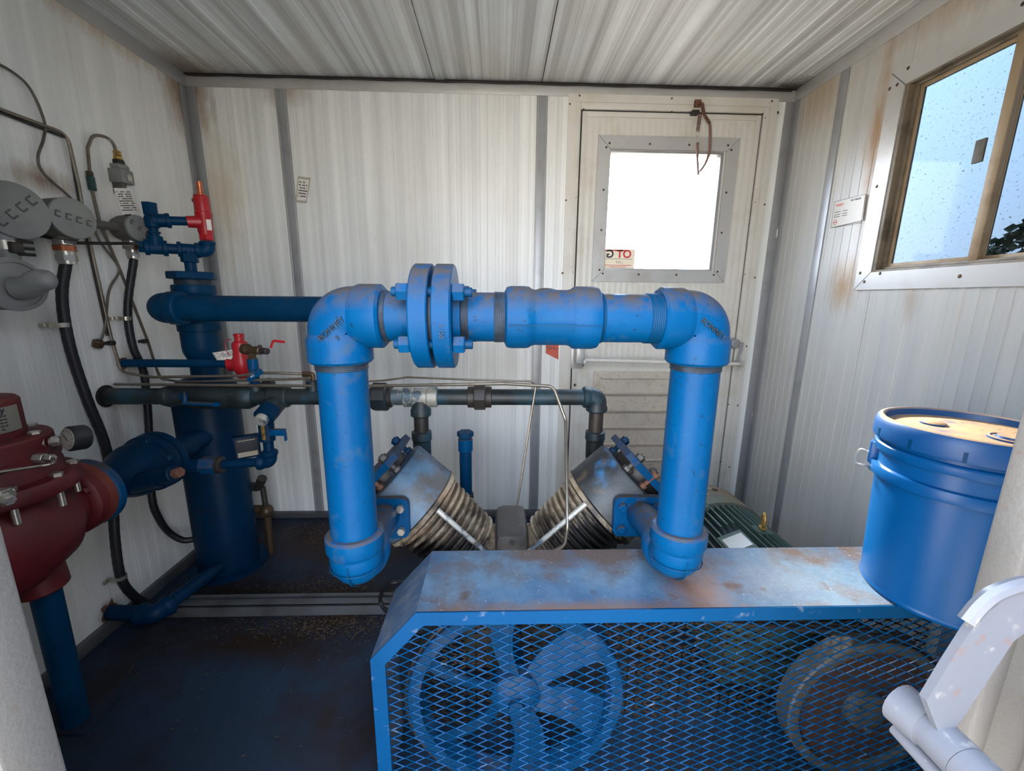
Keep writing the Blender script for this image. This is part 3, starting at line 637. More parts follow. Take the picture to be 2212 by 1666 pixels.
def elbow_mesh(c, d1, d2, leg, r, rb, band, R=None, seg=36):
    """threaded elbow: body radius r, end bands radius rb"""
    c = Vector(c); d1 = Vector(d1).normalized(); d2 = Vector(d2).normalized(); R = R or leg*.62; mb = MB()
    mb.sweep(fillet([c+d1*(leg-band*.5), c, c+d2*(leg-band*.5)], R, 14), r, seg)
    for d in (d1, d2): mb.lathe(c+d*(leg-band), d, [(r*.985, -.008), (rb-.003, 0), (rb, .006), (rb, band-.006), (rb-.005, band-.001), (rb-.013, band)], seg)
    return mb
EL = .078
top = Vector((xl, LY, zt)); topr = Vector((xr, LY+.008, zt))
el = obj('elbow', elbow_mesh(top, (1, 0, 0), (0, 0, -1), EL+.012, .056, .0605, .052, .055), M['blue'], t)
er = obj('elbow', elbow_mesh(topr, (-1, 0, 0), (0, 0, -1), EL+.012, .056, .0605, .052, .055), M['blue'], t)
zb = .647
pipe('vertical_pipe', (xl, LY, zt-EL), (xl, LY, zb+.050), RP, M['blue'], t, .026, .024)
pipe('vertical_pipe', (xr, LY+.008, zt-EL), (xr, LY+.008, zb+.050), RP, M['blue'], t, .026, .024)
text('lettering', 'BONNEY', top+Vector((.008, -.0592, -.020)), (.77, 0, .64), (-.64, 0, .77), .0145, M['thread'], el, .0012)
text('lettering', '3', top+Vector((.018, -.0585, -.036)), (.77, 0, .64), (-.64, 0, .77), .011, M['thread'], el, .0012)
text('lettering', 'BONNEY', topr+Vector((-.002, -.0592, -.016)), (.8, 0, -.6), (.6, 0, .8), .0145, M['thread'], er, .0012)
# run across the top
x1, x2, x3, x4 = Xp(826), Xp(901), Xp(985), Xp(1090)
pipe('pipe_nipple', (x1-.01, LY, zt), (x2+.02, LY, zt), RP*.985, M['blue'], t, .028, .0)
mb = MB(); mb.cyl((x2-.011, LY, zt), (x2+.002, LY, zt), RP+.0012, 36); obj('flange_thread', mb, M['thread'], t)
xg = (x2+x3)/2
for s_, xa, xb in ((0, x2, xg-.0035), (1, xg+.0035, x3)):
    mb = MB(); R = .0985
    if s_: pr = [(R-.002, 0), (R, .002), (R, xb-xa-.003), (R-.003, xb-xa), (.062, xb-xa+.0005), (.058, xb-xa+.012), (.050, xb-xa+.0125)]
    else: pr = [(.060, -.001), (R-.003, 0), (R, .003), (R, xb-xa-.002), (R-.002, xb-xa)]
    mb.lathe((xa, LY, zt), (1, 0, 0), pr, 56); fl = obj('flange', mb, M['blue'], t)
    if s_: text('lettering', '3 150', (xa+.018, LY-R-.0002, zt-.02), (0, 0, -1), (1, 0, 0), .011, M['thread'], fl, .0008)
mb = MB(); mb.cyl((x2, LY, zt), (x3, LY, zt), .078, 40); obj('gasket', mb, M['black'], t)
for a in (35, 145, 215, 325):
    cy, cz = LY-.080*math.cos(math.radians(a)), zt+.080*math.sin(math.radians(a))
    b0 = None
    mb = MB(); mb.hexn((x2-.021, cy, cz), (x2-.0005, cy, cz), .0165, .002); obj('nut', mb, M['blue'], t); mb = MB(); mb.hexn((x3+.001, cy, cz), (x3+.022, cy, cz), .0165, .002)
    b0 = obj('nut', mb, M['blue'], t); mb = MB(); mb.cyl((x2-.030, cy, cz), (x3+.036, cy, cz), .0085, 14, .001); obj('stud', mb, M['bluedark'], b0)
pipe('pipe_nipple', (x3+.005, LY, zt), (x4+.01, LY, zt), RP*.985, M['blue'], t, .022, .030)
x5 = Xp(1292); xa, xb = Xp(1146), Xp(1232); mb = MB()
mb.lathe((x4, LY, zt), (1, 0, 0), [(.050, 0), (.0575, .004), (.0595, .012), (.0595, xa-x4-.012), (.0585, xa-x4-.004), (.0545, xa-x4+.002), (.0530, xa-x4+.008), (.0530, xb-x4-.008), (.0545, xb-x4-.002), (.060, xb-x4+.006), (.0600, x5-x4-.012), (.058, x5-x4-.004), (.050, x5-x4)], 48)
mb.lathe(((xa+xb)/2, LY, zt), (0, 1, .03), [(.045, 0), (.051, .06), (.056, .075), (.056, .108), (.050, .112)], 40)
tee = obj('pipe_tee', mb, M['blue'], t)
mb = MB(); mb.b2((x4+.006, LY-.0602, zt-.012), (x5-.004, LY-.0585, zt-.0105)); obj('mould_seam', mb, M['bluedark'], tee)
pipe('pipe_nipple', (x5-.008, LY, zt), (Xp(1420), LY, zt), RP*.985, M['blue'], t, .016, .026, M['bluedark'])
# lower elbows, turned back to the cylinder heads
for x, y, sgn in ((xl, LY, 1), (xr, LY+.008, -1)):
    c = Vector((x, y, zb)); dd = Vector((sgn*-.085, 1, -.22)).normalized()
    mb = elbow_mesh(c, (0, 0, 1), dd, .075, .0545, .0600, .040, .05)
    e_ = obj('elbow', mb, M['blue'], t)
    mb = MB(); mb.sweep(fillet([c+Vector((0, -.0540, .022)), c+Vector((0, -.0540, -.018)), c+Vector((0, -.012, -.052))], .045, 9), .0016, 6)
    R2 = Matrix.Rotation(0, 3, 'X'); ring = [c+Vector((.0540*math.cos(a), -.0540*math.sin(a), -.002)) for a in [PI*i/20 for i in range(21)]]
    mb.sweep(ring, .0014, 6); obj('mould_seam', mb, M['bluedark'], e_)
    p1 = c+dd*.35
    mb = MB(); mb.cyl(c+dd*.07, p1, .042, 32); obj('branch_pipe', mb, M['blue'], t)

# ================================================================ belt guard
GZ = .568; GF = A(1400, 1316, Z=GZ).y; GR = A(1400, 1186, Z=GZ).y
gx0 = A(900, 1318, Z=GZ).x; gx1 = 1.26
ch = A(800, 1425, Y=GF); dx = gx0-ch.x; gl = ch.x; gzc = ch.z
t = thing('belt_guard', 'blue sheet metal belt guard with expanded mesh front and rust-worn top', 'guard', ((gl+gx1)/2, (GF+GR)/2, 0))
tw = .0022
mb = MB(); mb.b2((gx0, GF+.001, GZ-tw), (gx1, GR, GZ)); obj('top_plate', mb, M['guardtop'], t, 0)
mb = MB(); mb.prism([(gl, GF+.001, gzc), (gx0, GF+.001, GZ), (gx0, GR, GZ), (gl, GR, gzc)], (.6, 0, -.8), tw)
shm = (mat('blue_grey_sheet', S(66, 88, 112), .55, 0, [dict(c=S(120, 120, 122), s=26, lo=.45, hi=.65, amt=.7, stretch=(1, 1, .3)), dict(c=S(60, 66, 80), s=60, lo=.5, hi=.7, amt=.5)])); obj('sloping_plate', mb, shm, t, 0)
mb = MB(); mb.b2((gl, GF+.001, 0), (gl+tw, GR, gzc)); obj('end_plate', mb, shm, t, 0)
mb = MB(); mb.b2((gx1-tw, GF+.001, 0), (gx1, GR, GZ)); obj('end_plate', mb, shm, t, 0)
fw = .031; mb = MB(); al = math.atan2(GZ-gzc, gx0-gl)
nx, nz = math.sin(al)*fw, -math.cos(al)*fw
k1 = fw*math.tan(al/2); k2 = fw*math.tan((PI/2-al)/2)
O = [(gl, 0), (gl, gzc), (gx0, GZ), (gx1, GZ), (gx1, 0)]; I = [(gl+fw, fw), (gl+fw, gzc-k2), (gx0+k1, GZ-fw), (gx1-fw, GZ-fw), (gx1-fw, fw)]
for i in range(5):
    j = (i+1) % 5; mb.prism([(O[i][0], GF-.002, O[i][1]), (O[j][0], GF-.002, O[j][1]), (I[j][0], GF-.002, I[j][1]), (I[i][0], GF-.002, I[i][1])], (0, 1, 0), .004)
    a, b = Vector((O[i][0], 0, O[i][1])), Vector((O[j][0], 0, O[j][1]))
obj('front_frame', mb, M['guard'], t)
# expanded metal
def inside(x, z): 
    if x < gl+.01 or x > gx1-.01 or z < .01 or z > GZ-.012: return False
    return (z-gzc) < (x-gl)*(GZ-gzc)/(gx0-gl)-.016
mb = MB(); lw, sw = .0475, .0232
def strand(a, b, y0, y1):
    (xa, za), (xb, zb_) = a, b; d = Vector((xb-xa, 0, zb_-za)).normalized(); n = Vector((-d.z, 0, d.x))*.00105; t_ = Vector((0, .0016, 0)); t2 = Vector((0, -.0008, .0009))
    p, q = Vector((xa, y0, za)), Vector((xb, y1, zb_))
    mb.add([p-n, p+n+t2, p+n+t_, p-n+t_, q-n, q+n+t2, q+n+t_, q-n+t_], [(0,1,2,3),(7,6,5,4),(0,4,5,1),(1,5,6,2),(2,6,7,3),(3,7,4,0)])
ni = int((gx1-gl)/lw)+2; nj = int(GZ/sw)+2
for i in range(ni):
    for j in range(nj):
        cx, cz = gl+.012+i*lw, .006+j*sw
        for sx_, sz_ in ((1, 1), (-1, 1), (1, -1), (-1, -1)):
            a = (cx, cz+sz_*sw/2); b = (cx+sx_*lw/2, cz)
            if inside(*a) and inside(*b): strand(a, b, GF+.003+(.0012 if sz_ > 0 else 0), GF+.003+.0006)
obj('expanded_mesh', mb, M['guard'], t, 0)
mb = MB(); lw2 = .05
def strand2(a, b):
    d = Vector((b[0]-a[0], 0, b[1]-a[1])).normalized(); n = Vector((-d.z, 0, d.x))*.0022; y = GR-.004; p, q = Vector((a[0], y, a[1])), Vector((b[0], y, b[1])); t_ = Vector((0, .0016, 0))
    mb.add([p-n, p+n, p+n+t_, p-n+t_, q-n, q+n, q+n+t_, q-n+t_], [(0,1,2,3),(7,6,5,4),(0,4,5,1),(1,5,6,2),(2,6,7,3),(3,7,4,0)])
for i in range(1, int((gx1-gl)/lw2)):
    for j in range(int(GZ/sw)):
        cx, cz = gl+.012+i*lw2, .006+j*sw
        for sx_, sz_ in ((1, 1), (-1, 1), (1, -1), (-1, -1)):
            a = (cx, cz+sz_*sw/2); b = (cx+sx_*lw2/2, cz)
            if inside(*a) and inside(*b): strand2(a, b)
obj('rear_mesh', mb, M['grime'], t, 0)

# ---- wheels behind the mesh
FY = .84; fc = Vector((.045, FY, .258)); fr = .262
t = thing('flywheel', 'large blue spoked fan flywheel behind the left half of the mesh guard', 'flywheel', (fc.x, FY, 0))
mb = MB(); pr = [(fr-.030, -.022), (fr-.004, -.024), (fr, -.020), (fr, .020), (fr-.004, .024), (fr-.034, .022)]
n = 72; vs = []; fs = []
for i in range(n):
    a = 2*PI*i/n
    for r, h in pr: vs.append(fc+Vector((r*math.cos(a), h, r*math.sin(a))))
for i in range(n):
    for j in range(6): fs.append((i*6+j, i*6+(j+1) % 6, ((i+1) % n)*6+(j+1) % 6, ((i+1) % n)*6+j))
mb.add(vs, fs); obj('rim', mb, M['wheel'], t)
mb = MB(); mb.lathe(fc+Vector((0, -.03, 0)), (0, 1, 0), [(.030, 0), (.048, .008), (.060, .02), (.060, .055), (.05, .06)], 30); mb.hexn(fc+Vector((0, -.045, 0)), fc+Vector((0, -.03, 0)), .02); mb.cyl(fc+Vector((0, .02, 0)), fc+Vector((0, .30, 0)), .025, 20)
obj('hub', mb, M['wheel'], t)
for kk in range(6):
    a = math.radians(97-60*kk); d = Vector((math.cos(a), 0, math.sin(a))); v = Vector((-d.z, 0, d.x)); mb = MB(); nseg = 8
    w0, w1 = (.024, .050) if kk in (1, 2, 3) else (.020, .030)
    vs = []; 
    for i in range(nseg+1):
        s_ = i/nseg; r = .04+(fr-.065)*s_; ww = w0+(w1-w0)*s_; tw_ = .016+.006*s_; bow = .018*math.sin(PI*s_)
        c = fc+d*r+v*bow
        for sx_, yy in ((-1, -tw_*.2), (1, tw_), (1, tw_+.006), (-1, -tw_*.2+.006)): vs.append(c+v*(ww*sx_)+Vector((0, yy-.008, 0)))
    fs = [(0, 1, 2, 3), (nseg*4+3, nseg*4+2, nseg*4+1, nseg*4)]
    for i in range(nseg):
        for j in range(4): fs.append((i*4+j, i*4+(j+1) % 4, (i+1)*4+(j+1) % 4, (i+1)*4+j))
    mb.add(vs, fs); obj('spoke', mb, M['wheel'], t)
sc_ = Vector((.925, FY, .205)); sr = .200
t = thing('motor_sheave', 'dusty grey motor pulley behind the right half of the mesh guard', 'pulley', (sc_.x, FY, 0))
mb = MB(); pr = [(sr-.026, -.026), (sr-.004, -.026), (sr, -.022), (sr, .022), (sr-.004, .026), (sr-.030, .022)]
vs = []; fs = []
for i in range(n):
    a = 2*PI*i/n
    for r, h in pr: vs.append(sc_+Vector((r*math.cos(a), h, r*math.sin(a))))
for i in range(n):
    for j in range(6): fs.append((i*6+j, i*6+(j+1) % 6, ((i+1) % n)*6+(j+1) % 6, ((i+1) % n)*6+j))
mb.add(vs, fs); obj('rim', mb, M['sheave'], t)
mb = MB(); mb.lathe(sc_+Vector((0, -.012, 0)), (0, 1, 0), [(sr-.026, 0), (sr-.026, .012), (.06, .018)], 48); obj('web', mb, M['rustdisc'], t)
mb = MB(); mb.lathe(sc_+Vector((0, -.034, 0)), (0, 1, 0), [(.034, 0), (.05, .004), (.055, .03)], 24)
for kk in range(3):
    a = .5+kk*2*PI/3; mb.hexn(sc_+Vector((.04*math.cos(a), -.042, .04*math.sin(a))), sc_+Vector((.04*math.cos(a), -.03, .04*math.sin(a))), .008)
obj('hub', mb, M['sheave'], t)
mb = MB(); mb.cyl(sc_+Vector((0, .012, 0)), sc_+Vector((0, .22, 0)), .024, 20); obj('shaft', mb, M['grime'], t)
# drive belts wrap both wheels
d = sc_-fc; L = math.hypot(d.x, d.z); th = math.atan2(d.z, d.x); ph = math.acos((fr-sr)/L)
for kk, yb in enumerate((-.013, .0, .013)):
    a1, a2 = th+ph, th-ph; pts = []
    for i in range(25):
        a = a1+(2*PI-2*ph)*i/24; pts.append(fc+Vector(((fr+.005)*math.cos(a), yb, (fr+.005)*math.sin(a))))
    for i in range(25):
        a = a2-(0)+(2*ph)*i/24; pts.append(sc_+Vector(((sr+.005)*math.cos(a), yb, (sr+.005)*math.sin(a))))
    mb = MB(); mb.sweep(pts, .0048, 8, True)
    tag(obj('drive_belt', mb, M['black']), ['black drive belt nearest the mesh, joining the blue flywheel and grey pulley', 'middle one of the three black drive belts behind the mesh guard', 'rearmost of the three black drive belts behind the mesh guard'][kk], 'belt', 'drive belts behind the guard')

# ================================================================ compressor
CY = 1.28; C0 = Vector((.045, CY, .262))
t = thing('compressor', 'oil-stained two-cylinder V compressor with ribbed barrels behind the guard', 'compressor', (C0.x, CY, 0))
mb = MB()
mb.b2((C0.x-.055, CY-.10, .02), (C0.x+.055, CY+.12, .475), .028); mb.cyl((C0.x, CY-.17, C0.z), (C0.x, CY+.16, C0.z), .115, 32, .01)
mb.b2((C0.x-.16, CY-.13, 0), (C0.x+.16, CY+.15, .16), .02)
for px, pz in ((-.0, .47), (.0, .40)): mb.hexn((C0.x+px, CY-.104, pz-.02), (C0.x+px, CY-.10, pz-.02), .01)
obj('crankcase', mb, M['crank'], t)
for sg in (-1, 1):
    ax = Vector((sg*.725, 0, .69)).normalized(); up = Vector((sg*-.69, 0, .725)).normalized(); fy = Vector((0, 1, 0))
    Cc = C0-up*.016; P = lambda s_, u=0, y=0: Cc+ax*s_+up*u+fy*y
    mb = MB(); mb.cyl(P(.10), P(.40), .105, 36)
    mb.lathe(P(.125), ax, [(.106, 0), (.112, .006), (.112, .028), (.106, .034)], 40)
    pr = []
    for i in range(9):
        h = .180+i*.0235; R = .118+.018*(i/8)
        pr = [(.104, h), (R-.003, h+.002), (R, h+.006), (R, h+.0085), (R-.003, h+.0125), (.104, h+.0145)]
        mb.lathe(Cc, ax, pr, 44)
    mb.lathe(Cc, ax, [(.13, .384), (.1485, .388), (.1485, .402), (.135, .404)], 48)
    cyl_ = obj('cylinder_barrel', mb, M['fin'], t)
    mb = MB(); mb.lathe(P(.402), ax, [(.137, 0), (.1455, .004), (.1445, .135), (.140, .143), (.125, .147)], 48)
    for kk in range(4):
        a = PI/4+kk*PI/2; o_ = up*(.088*math.cos(a))+fy*(.088*math.sin(a)); mb.cyl(P(.54)+o_, P(.565)+o_, .016, 14, .002)
    hd = obj('cylinder_head', mb, M['head'] if sg < 0 else M['headright'], t, label='blue head stained with oil' if sg < 0 else 'oil-blackened head')
    # valve cover plate held off on studs
    mb = MB(); s0 = .578; q = .118; cc = .03
    pl = [(-q+cc, -q), (q-cc, -q), (q, -q+cc), (q, q-cc), (q-cc, q), (-q+cc, q), (-q, q-cc), (-q, -q+cc)]
    mb.lathe(P(.54), ax, [(.085, 0), (.09, .02), (.09, .045)], 30); obj('dark_gap_filler', mb, M['grime'], t); mb = MB(); mb.prism([P(s0, u, y) for u, y in pl], ax, .022); obj('cover_plate', mb, M['blue'], t)  # dark filler added to blacken the gap under the cover plate
    for kk in range(4):
        a = PI/4+kk*PI/2; o_ = up*(.088*math.sqrt(2)*.9*math.cos(a)*1.0)+fy*(.088*math.sqrt(2)*.9*math.sin(a))
        mb = MB(); mb.cyl(P(.535)+o_, P(.622)+o_, .008, 12); mb.hexn(P(.6005)+o_, P(.618)+o_, .0155, .002); mb.hexn(P(.548)+o_, P(.562)+o_, .0155, .002); obj('cover_bolt', mb, M['crank'] if kk % 2 else M['bluedark'], t)
    for u_ in (.02, -.04):
        o_ = up*u_-fy*.112; mb = MB(); mb.cyl(P(.535)+o_, P(.608)+o_, .007, 10); mb.hexn(P(.6005)+o_, P(.614)+o_, .0145, .002); mb.hexn(P(.550)+o_, P(.564)+o_, .012, .002); obj('cover_bolt', mb, M['rusty'] if u_ > 0 else M['bluedark'], t)
    # slanting push-rod tube in front of the barrel
    mb = MB(); a = A(945, 1102, Y=CY-.149) if sg < 0 else A(1266, 1088, Y=CY-.149); b = A(1062, 1205, Y=CY-.152) if sg < 0 else A(1128, 1205, Y=CY-.152)
    mb.cyl(a, b, .0082, 14)
    obj('push_rod_tube', mb, M['galv'], t)
    # port flange that takes the big blue elbow
    x = xl if sg < 0 else xr; c = Vector((x-(.030 if sg < 0 else -.020), 1.118, .572))
    fx, fz = .074, .064; mb = MB(); out = []
    for a0, (sx_, sz_) in ((0, (1, 1)), (90, (-1, 1)), (180, (-1, -1)), (270, (1, -1))):
        for i in range(5):
            a = math.radians(a0+90*i/4); out.append((c.x+sx_*(fx-.022)+.022*math.cos(a), c.y, c.z+sz_*(fz-.022)+.022*math.sin(a)))
    mb.prism(out, (0, 1, 0), .020); mb.cyl(c+Vector((0, .01, -.01)), (c.x+sg*-.0, CY-.02, c.z-.02), .056, 28); pf = obj('port_flange', mb, M['blue'], t)
    for sx_, sz_ in ((1, 1), (-1, 1), (1, -1), (-1, -1)):
        if sx_ == -sg or sz_ > 0:
            bc = c+Vector((sx_*.052, 0, sz_*.036)); mb = MB(); mb.hexn(bc+Vector((0, -.016, 0)), bc+Vector((0, 0, 0)), .013, .002); obj('flange_bolt', mb, M['steel'] if sg < 0 else M['blue'], pf)
# breather standpipe
p = A(1005, 932, Y=1.62); b = A(1008, 1075, Y=1.62)
t = thing('capped_standpipe', 'short blue vertical pipe with hex cap standing between the two cylinders', 'pipe', (p.x, 1.62, 0))
rr = .0255; mb = MB(); mb.cyl((p.x, 1.62, b.z-.08), (p.x, 1.62, p.z-.06), rr, 24); obj('pipe', mb, M['bluedark'], t)
mb = MB(); mb.cyl((p.x, 1.62, p.z-.085), (p.x, 1.62, p.z-.030), rr+.0045, 24, .003); obj('coupling', mb, M['blue'], t)
mb = MB(); mb.hexn((p.x, 1.62, p.z-.022), (p.x, 1.62, p.z), .034, .002); mb.cyl((p.x, 1.62, p.z-.035), (p.x, 1.62, p.z-.018), .022, 16); obj('hex_cap', mb, M['bluedark'], t)
mb = MB(); mb.cyl((p.x, 1.62, b.z-.05), (p.x, 1.62, b.z+.022), rr+.006, 24, .003); mb.sweep(fillet([(p.x, 1.62, b.z-.02), (p.x, 1.62, .05), (p.x, 1.42, .05)], .05), rr, 18); obj('lower_elbow', mb, M['header'], t)

# ================================================================ motor
mc = Vector((.885, 0, .222)); MR = .205; y0, y1 = 1.06, 1.47
t = thing('electric_motor', 'dark green finned electric motor with rusty fan cowl behind the guard', 'motor', (mc.x, 1.35, 0))
mb = MB(); mb.cyl((mc.x, y0, mc.z), (mc.x, y1+.03, mc.z), MR-.022, 48); body = obj('body', mb, M['void'], t)
mb = MB()
for i in range(44):
    a = math.radians(-50+i*280/43); d = Vector((math.cos(a), 0, math.sin(a))); v = Vector((-d.z, 0, d.x))
    if abs(math.degrees(a)-107) < 9: yy = [(y0, 1.12), (1.33, y1)]
    else: yy = [(y0, y1)]
    for ya, yb in yy:
        c = Vector((mc.x, (ya+yb)/2, mc.z))+d*(MR-.012); R = Matrix((v, Vector((0, 1, 0)), d)).transposed(); mb.box(c, (.0052, yb-ya, .026), R)
obj('fins', mb, M['motor'], t)
mb = MB(); mb.lathe((mc.x, y1-.004, mc.z), (0, 1, 0), [(MR-.006, 0), (MR+.008, 0), (MR+.009, .012), (MR+.006, .15), (MR-.004, .185), (MR-.05, .205), (.05, .21)], 56); obj('fan_cowl', mb, M['cowl'], t)
mb = MB(); mb.lathe((mc.x, y0-.03, mc.z), (0, 1, 0), [(.07, -.03), (.12, -.01), (MR-.01, .0), (MR+.002, .01), (MR+.002, .035), (MR-.02, .04)], 48); obj('end_bell', mb, M['motor'], t)
a = math.radians(98); d = Vector((math.cos(a), 0, math.sin(a))); v = Vector((-d.z, 0, d.x)); R = Matrix((v, Vector((0, 1, 0)), d)).transposed()
def on(a_, y, r): a_ = math.radians(a_); return Vector((mc.x+r*math.cos(a_), y, mc.z+r*math.sin(a_)))
q = A(1590, 1165, Z=mc.z+MR)
ang = math.degrees(math.atan2(MR, q.x-mc.x)); R = Matrix.Rotation(math.radians(90-ang), 3, 'Y')
mb = MB(); mb.box(on(ang, q.y, MR), (.085, .11, .008), R, .002); pad = obj('nameplate_pad', mb, M['motor'], t)
mb = MB(); mb.box(on(ang, q.y, MR+.0052), (.070, .070, .0015), R); obj('nameplate', mb, M['label'], pad)
q = A(1646, 1150, Z=mc.z+MR-.01); ang = math.degrees(math.atan2(MR, q.x-mc.x)); R = Matrix.Rotation(math.radians(90-ang), 3, 'Y')
mb = MB(); mb.box(on(ang, q.y, MR-.002), (.06, .05, .012), R, .003); obj('lifting_pad', mb, M['motor'], t)
e0 = on(ang, q.y, MR+.006); mb = MB(); mb.cyl(e0, e0+Vector((0, 0, .012)), .013, 16, .002)
ring = [e0+Vector((0, 0, .034))+Vector((.012*math.sin(a)*.55, .016*math.sin(a)*.9, .023*math.cos(a))) for a in [2*PI*i/20 for i in range(20)]]
mb.sweep(ring, .0062, 10, True); obj('lifting_eye', mb, M['brass'], t)
for a_, y, sx_, sy_ in ((104, 1.545, .050, .035), (98, 1.58, .03, .05), (92, 1.60, .036, .055)):
    mb = MB(); mb.box(on(a_, y, MR+.0085), (sx_, sy_, .0012), Matrix.Rotation(math.radians(90-a_), 3, 'Y')); obj('foil_label', mb, M['label'], t)
mb = MB(); c = on(84, 1.575, MR+.0092); mb.cyl(c-Vector((0, 0, .003)), c, .012, 16); obj('drain_hole', mb, M['darkgap'], t)
c = on(111, y1-.015, MR+.006); mb = MB(); mb.cyl(c-Vector((.01, 0, .01)), c+Vector((-.004, -.006, .014)), .010, 10, .002); mb.hexn(c+Vector((-.004, -.02, .004)), c+Vector((.006, .012, .008)), .009); obj('grease_fitting', mb, M['motor'], t)
mb = MB(); mb.b2((mc.x-.17, y0+.02, 0), (mc.x+.17, y1-.02, .035), .006); mb.b2((mc.x-.14, y0+.05, .02), (mc.x-.09, y1-.05, .14)); mb.b2((mc.x+.09, y0+.05, .02), (mc.x+.14, y1-.05, .14)); obj('foot', mb, M['motor'], t)

# ================================================================ bucket
bc = Vector((.985, .788, GZ)); t = thing('plastic_bucket', 'bright blue plastic bucket with a dusty lid standing on the belt guard', 'bucket', bc)
mb = MB(); mb.lathe(bc, (0, 0, 1), [(.112, 0), (.128, .001), (.1305, .006), (.1305, .010), (.129, .013), (.1375, .245), (.1375, .262), (.1480, .264), (.1490, .268), (.1490, .283), (.1475, .286), (.1395, .288), (.1395, .318), (.1475, .320), (.1490, .324), (.1490, .336), (.1465, .339), (.141, .341), (.142, .365)], 80)
obj('bucket_body', mb, M['bucket'], t, 28)
LB = bc+Vector((0, 0, .350)); mb = MB()
mb.lathe(LB, (0, 0, 1), [(.148, 0), (.1545, .001), (.156, .006), (.155, .030), (.1525, .040), (.149, .0445), (.143, .046), (.139, .043), (.136, .030), (.134, .0285), (.04, .0285)], 80)
lid = obj('lid', mb, M['lid'], t, 28)
mb = MB()
for a in range(0, 360, 30):
    a_ = math.radians(a+8); d = Vector((math.cos(a_), math.sin(a_), 0)); R = Matrix((Vector((-d.y, d.x, 0)), d, Vector((0, 0, 1)))).transposed()
    mb.box(LB+d*.1552+Vector((0, 0, .012)), (.006, .0022, .020), R)
obj('tear_slots', mb, M['bluedark'], lid)
mb = MB(); c = LB+Vector((-.02, .062, .028)); mb.lathe(c, (0, 0, 1), [(.022, 0), (.022, .004), (.016, .008), (.0, .008)], 24); obj('vent_plug', mb, M['lid'], lid)
mb = MB(); c = LB+Vector((.030, -.045, .028)); mb.lathe(c, (0, 0, 1), [(.036, 0), (.036, .004), (.032, .0055), (.030, .0035), (.025, .0035), (.023, .008), (.0, .008)], 32); obj('spout_cap', mb, M['lid'], lid)
d = Vector((-.72, .69, 0)).normalized(); v = Vector((-d.y, d.x, 0)); c = bc+d*.139+Vector((0, 0, .300))
R = Matrix((v, d, Vector((0, 0, 1)))).transposed(); mb = MB(); mb.box(c+d*.006, (.028, .018, .052), R, .004); obj('handle_lug', mb, M['bucket'], t)
mb = MB(); c2 = c+d*.014+Vector((0, 0, -.004)); pts = [c2, c2+d*.012+Vector((0, 0, .003)), c2+d*.020+Vector((0, 0, -.012)), c2+d*.016-v*.012+Vector((0, 0, -.036)), c2+d*.008-v*.05+Vector((0, 0, -.058)), c2-v*.11-d*.06+Vector((0, 0, -.070))]
pts = [c2, c2+d*.014+Vector((0, 0, .004)), c2+d*.022+Vector((0, 0, -.010)), c2+d*.020+v*.004+Vector((0, 0, -.030))]
for i in range(14):
    a_ = math.atan2(d.y, d.x)-i*PI/13; e = Vector((math.cos(a_), math.sin(a_), 0)); pts.append(bc+e*(.150+.002*math.sin(i))+Vector((0, 0, .262-.07*math.sin(PI*i/13)-.0)))
mb.sweep(smooth_path(pts, 4), .0021, 8); obj('wire_handle', mb, M['steel'], t)

# ================================================================ separator tank and its stack
TX, TY, TR = -1.235, 1.735, .119
t = thing('separator_tank', 'tall dark blue vertical tank standing on the floor in the left rear corner', 'tank', (TX, TY, 0))
zt_ = .868
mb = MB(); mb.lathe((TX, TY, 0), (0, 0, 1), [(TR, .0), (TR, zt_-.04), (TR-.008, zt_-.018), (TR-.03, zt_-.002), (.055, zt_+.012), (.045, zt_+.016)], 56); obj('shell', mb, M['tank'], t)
mb = MB(); mb.lathe((TX, TY, 0), (0, 0, 1), [(TR+.035, 0), (TR+.035, .012), (TR+.002, .014)], 48); obj('base_ring', mb, M['tank'], t)
mb = MB(); z1 = A(430, 705, Y=TY).z; z2 = A(430, 640, Y=TY).z
mb.cyl((TX+.012, TY, zt_), (TX+.012, TY, z1-.13), .050, 32); mb.lathe((TX+.012, TY, z1-.135), (0, 0, 1), [(.052, 0), (.064, .03), (.066, .05), (.066, .13)], 36); obj('neck', mb, M['bluedark'], t)
tz = A(430, 665, Y=TY).z; tx = TX+.015
mb = MB(); mb.lathe((tx, TY, tz-.095), (0, 0, 1), [(.062, 0), (.073, .003), (.074, .008), (.074, .035), (.066, .042), (.064, .05), (.064, .135), (.072, .145), (.074, .152), (.074, .178), (.071, .184)], 40)
mb.cyl((tx, TY, tz), (tx-.03, TY-.10, tz), .062, 36, .004); obj('top_tee', mb, M['bluedark'], t)
bz = A(417, 597, Y=TY).z
mb = MB(); mb.cyl((tx, TY, tz+.08), (tx, TY, bz-.012), .058, 32); mb.hexn((tx, TY, bz-.012), (tx, TY, bz+.016), .083, .003, 8); obj('hex_bushing', mb, M['bluedark'], t)
mb = MB(); mb.cyl((tx, TY, tz+.087), (tx, TY, bz-.014), .061, 30); obj('bushing_thread', mb, M['thread'], t)
# nameplate on a stand-off
a = A(534, 967, Y=TY-.09); mb = MB()
d = Vector((.55, -.83, 0)).normalized(); v = Vector((-d.y, d.x, 0)); R = Matrix((v, d, Vector((0, 0, 1)))).transposed()
mb.box(a, (.080, .006, .080), R, .001); pl = obj('nameplate', mb, M['ink'], t, label='black and silver data plate')
mb = MB(); mb.box(a+d*.004-Vector((0, 0, .027)), (.070, .0012, .020), R); mb.box(a+d*.004+Vector((0, 0, .032)), (.060, .0012, .004), R); obj('plate_text', mb, M['label'], pl)
mb = MB(); mb.box(a-d*.02, (.094, .034, .094), R, .002); obj('plate_bracket', mb, M['tank'], t)
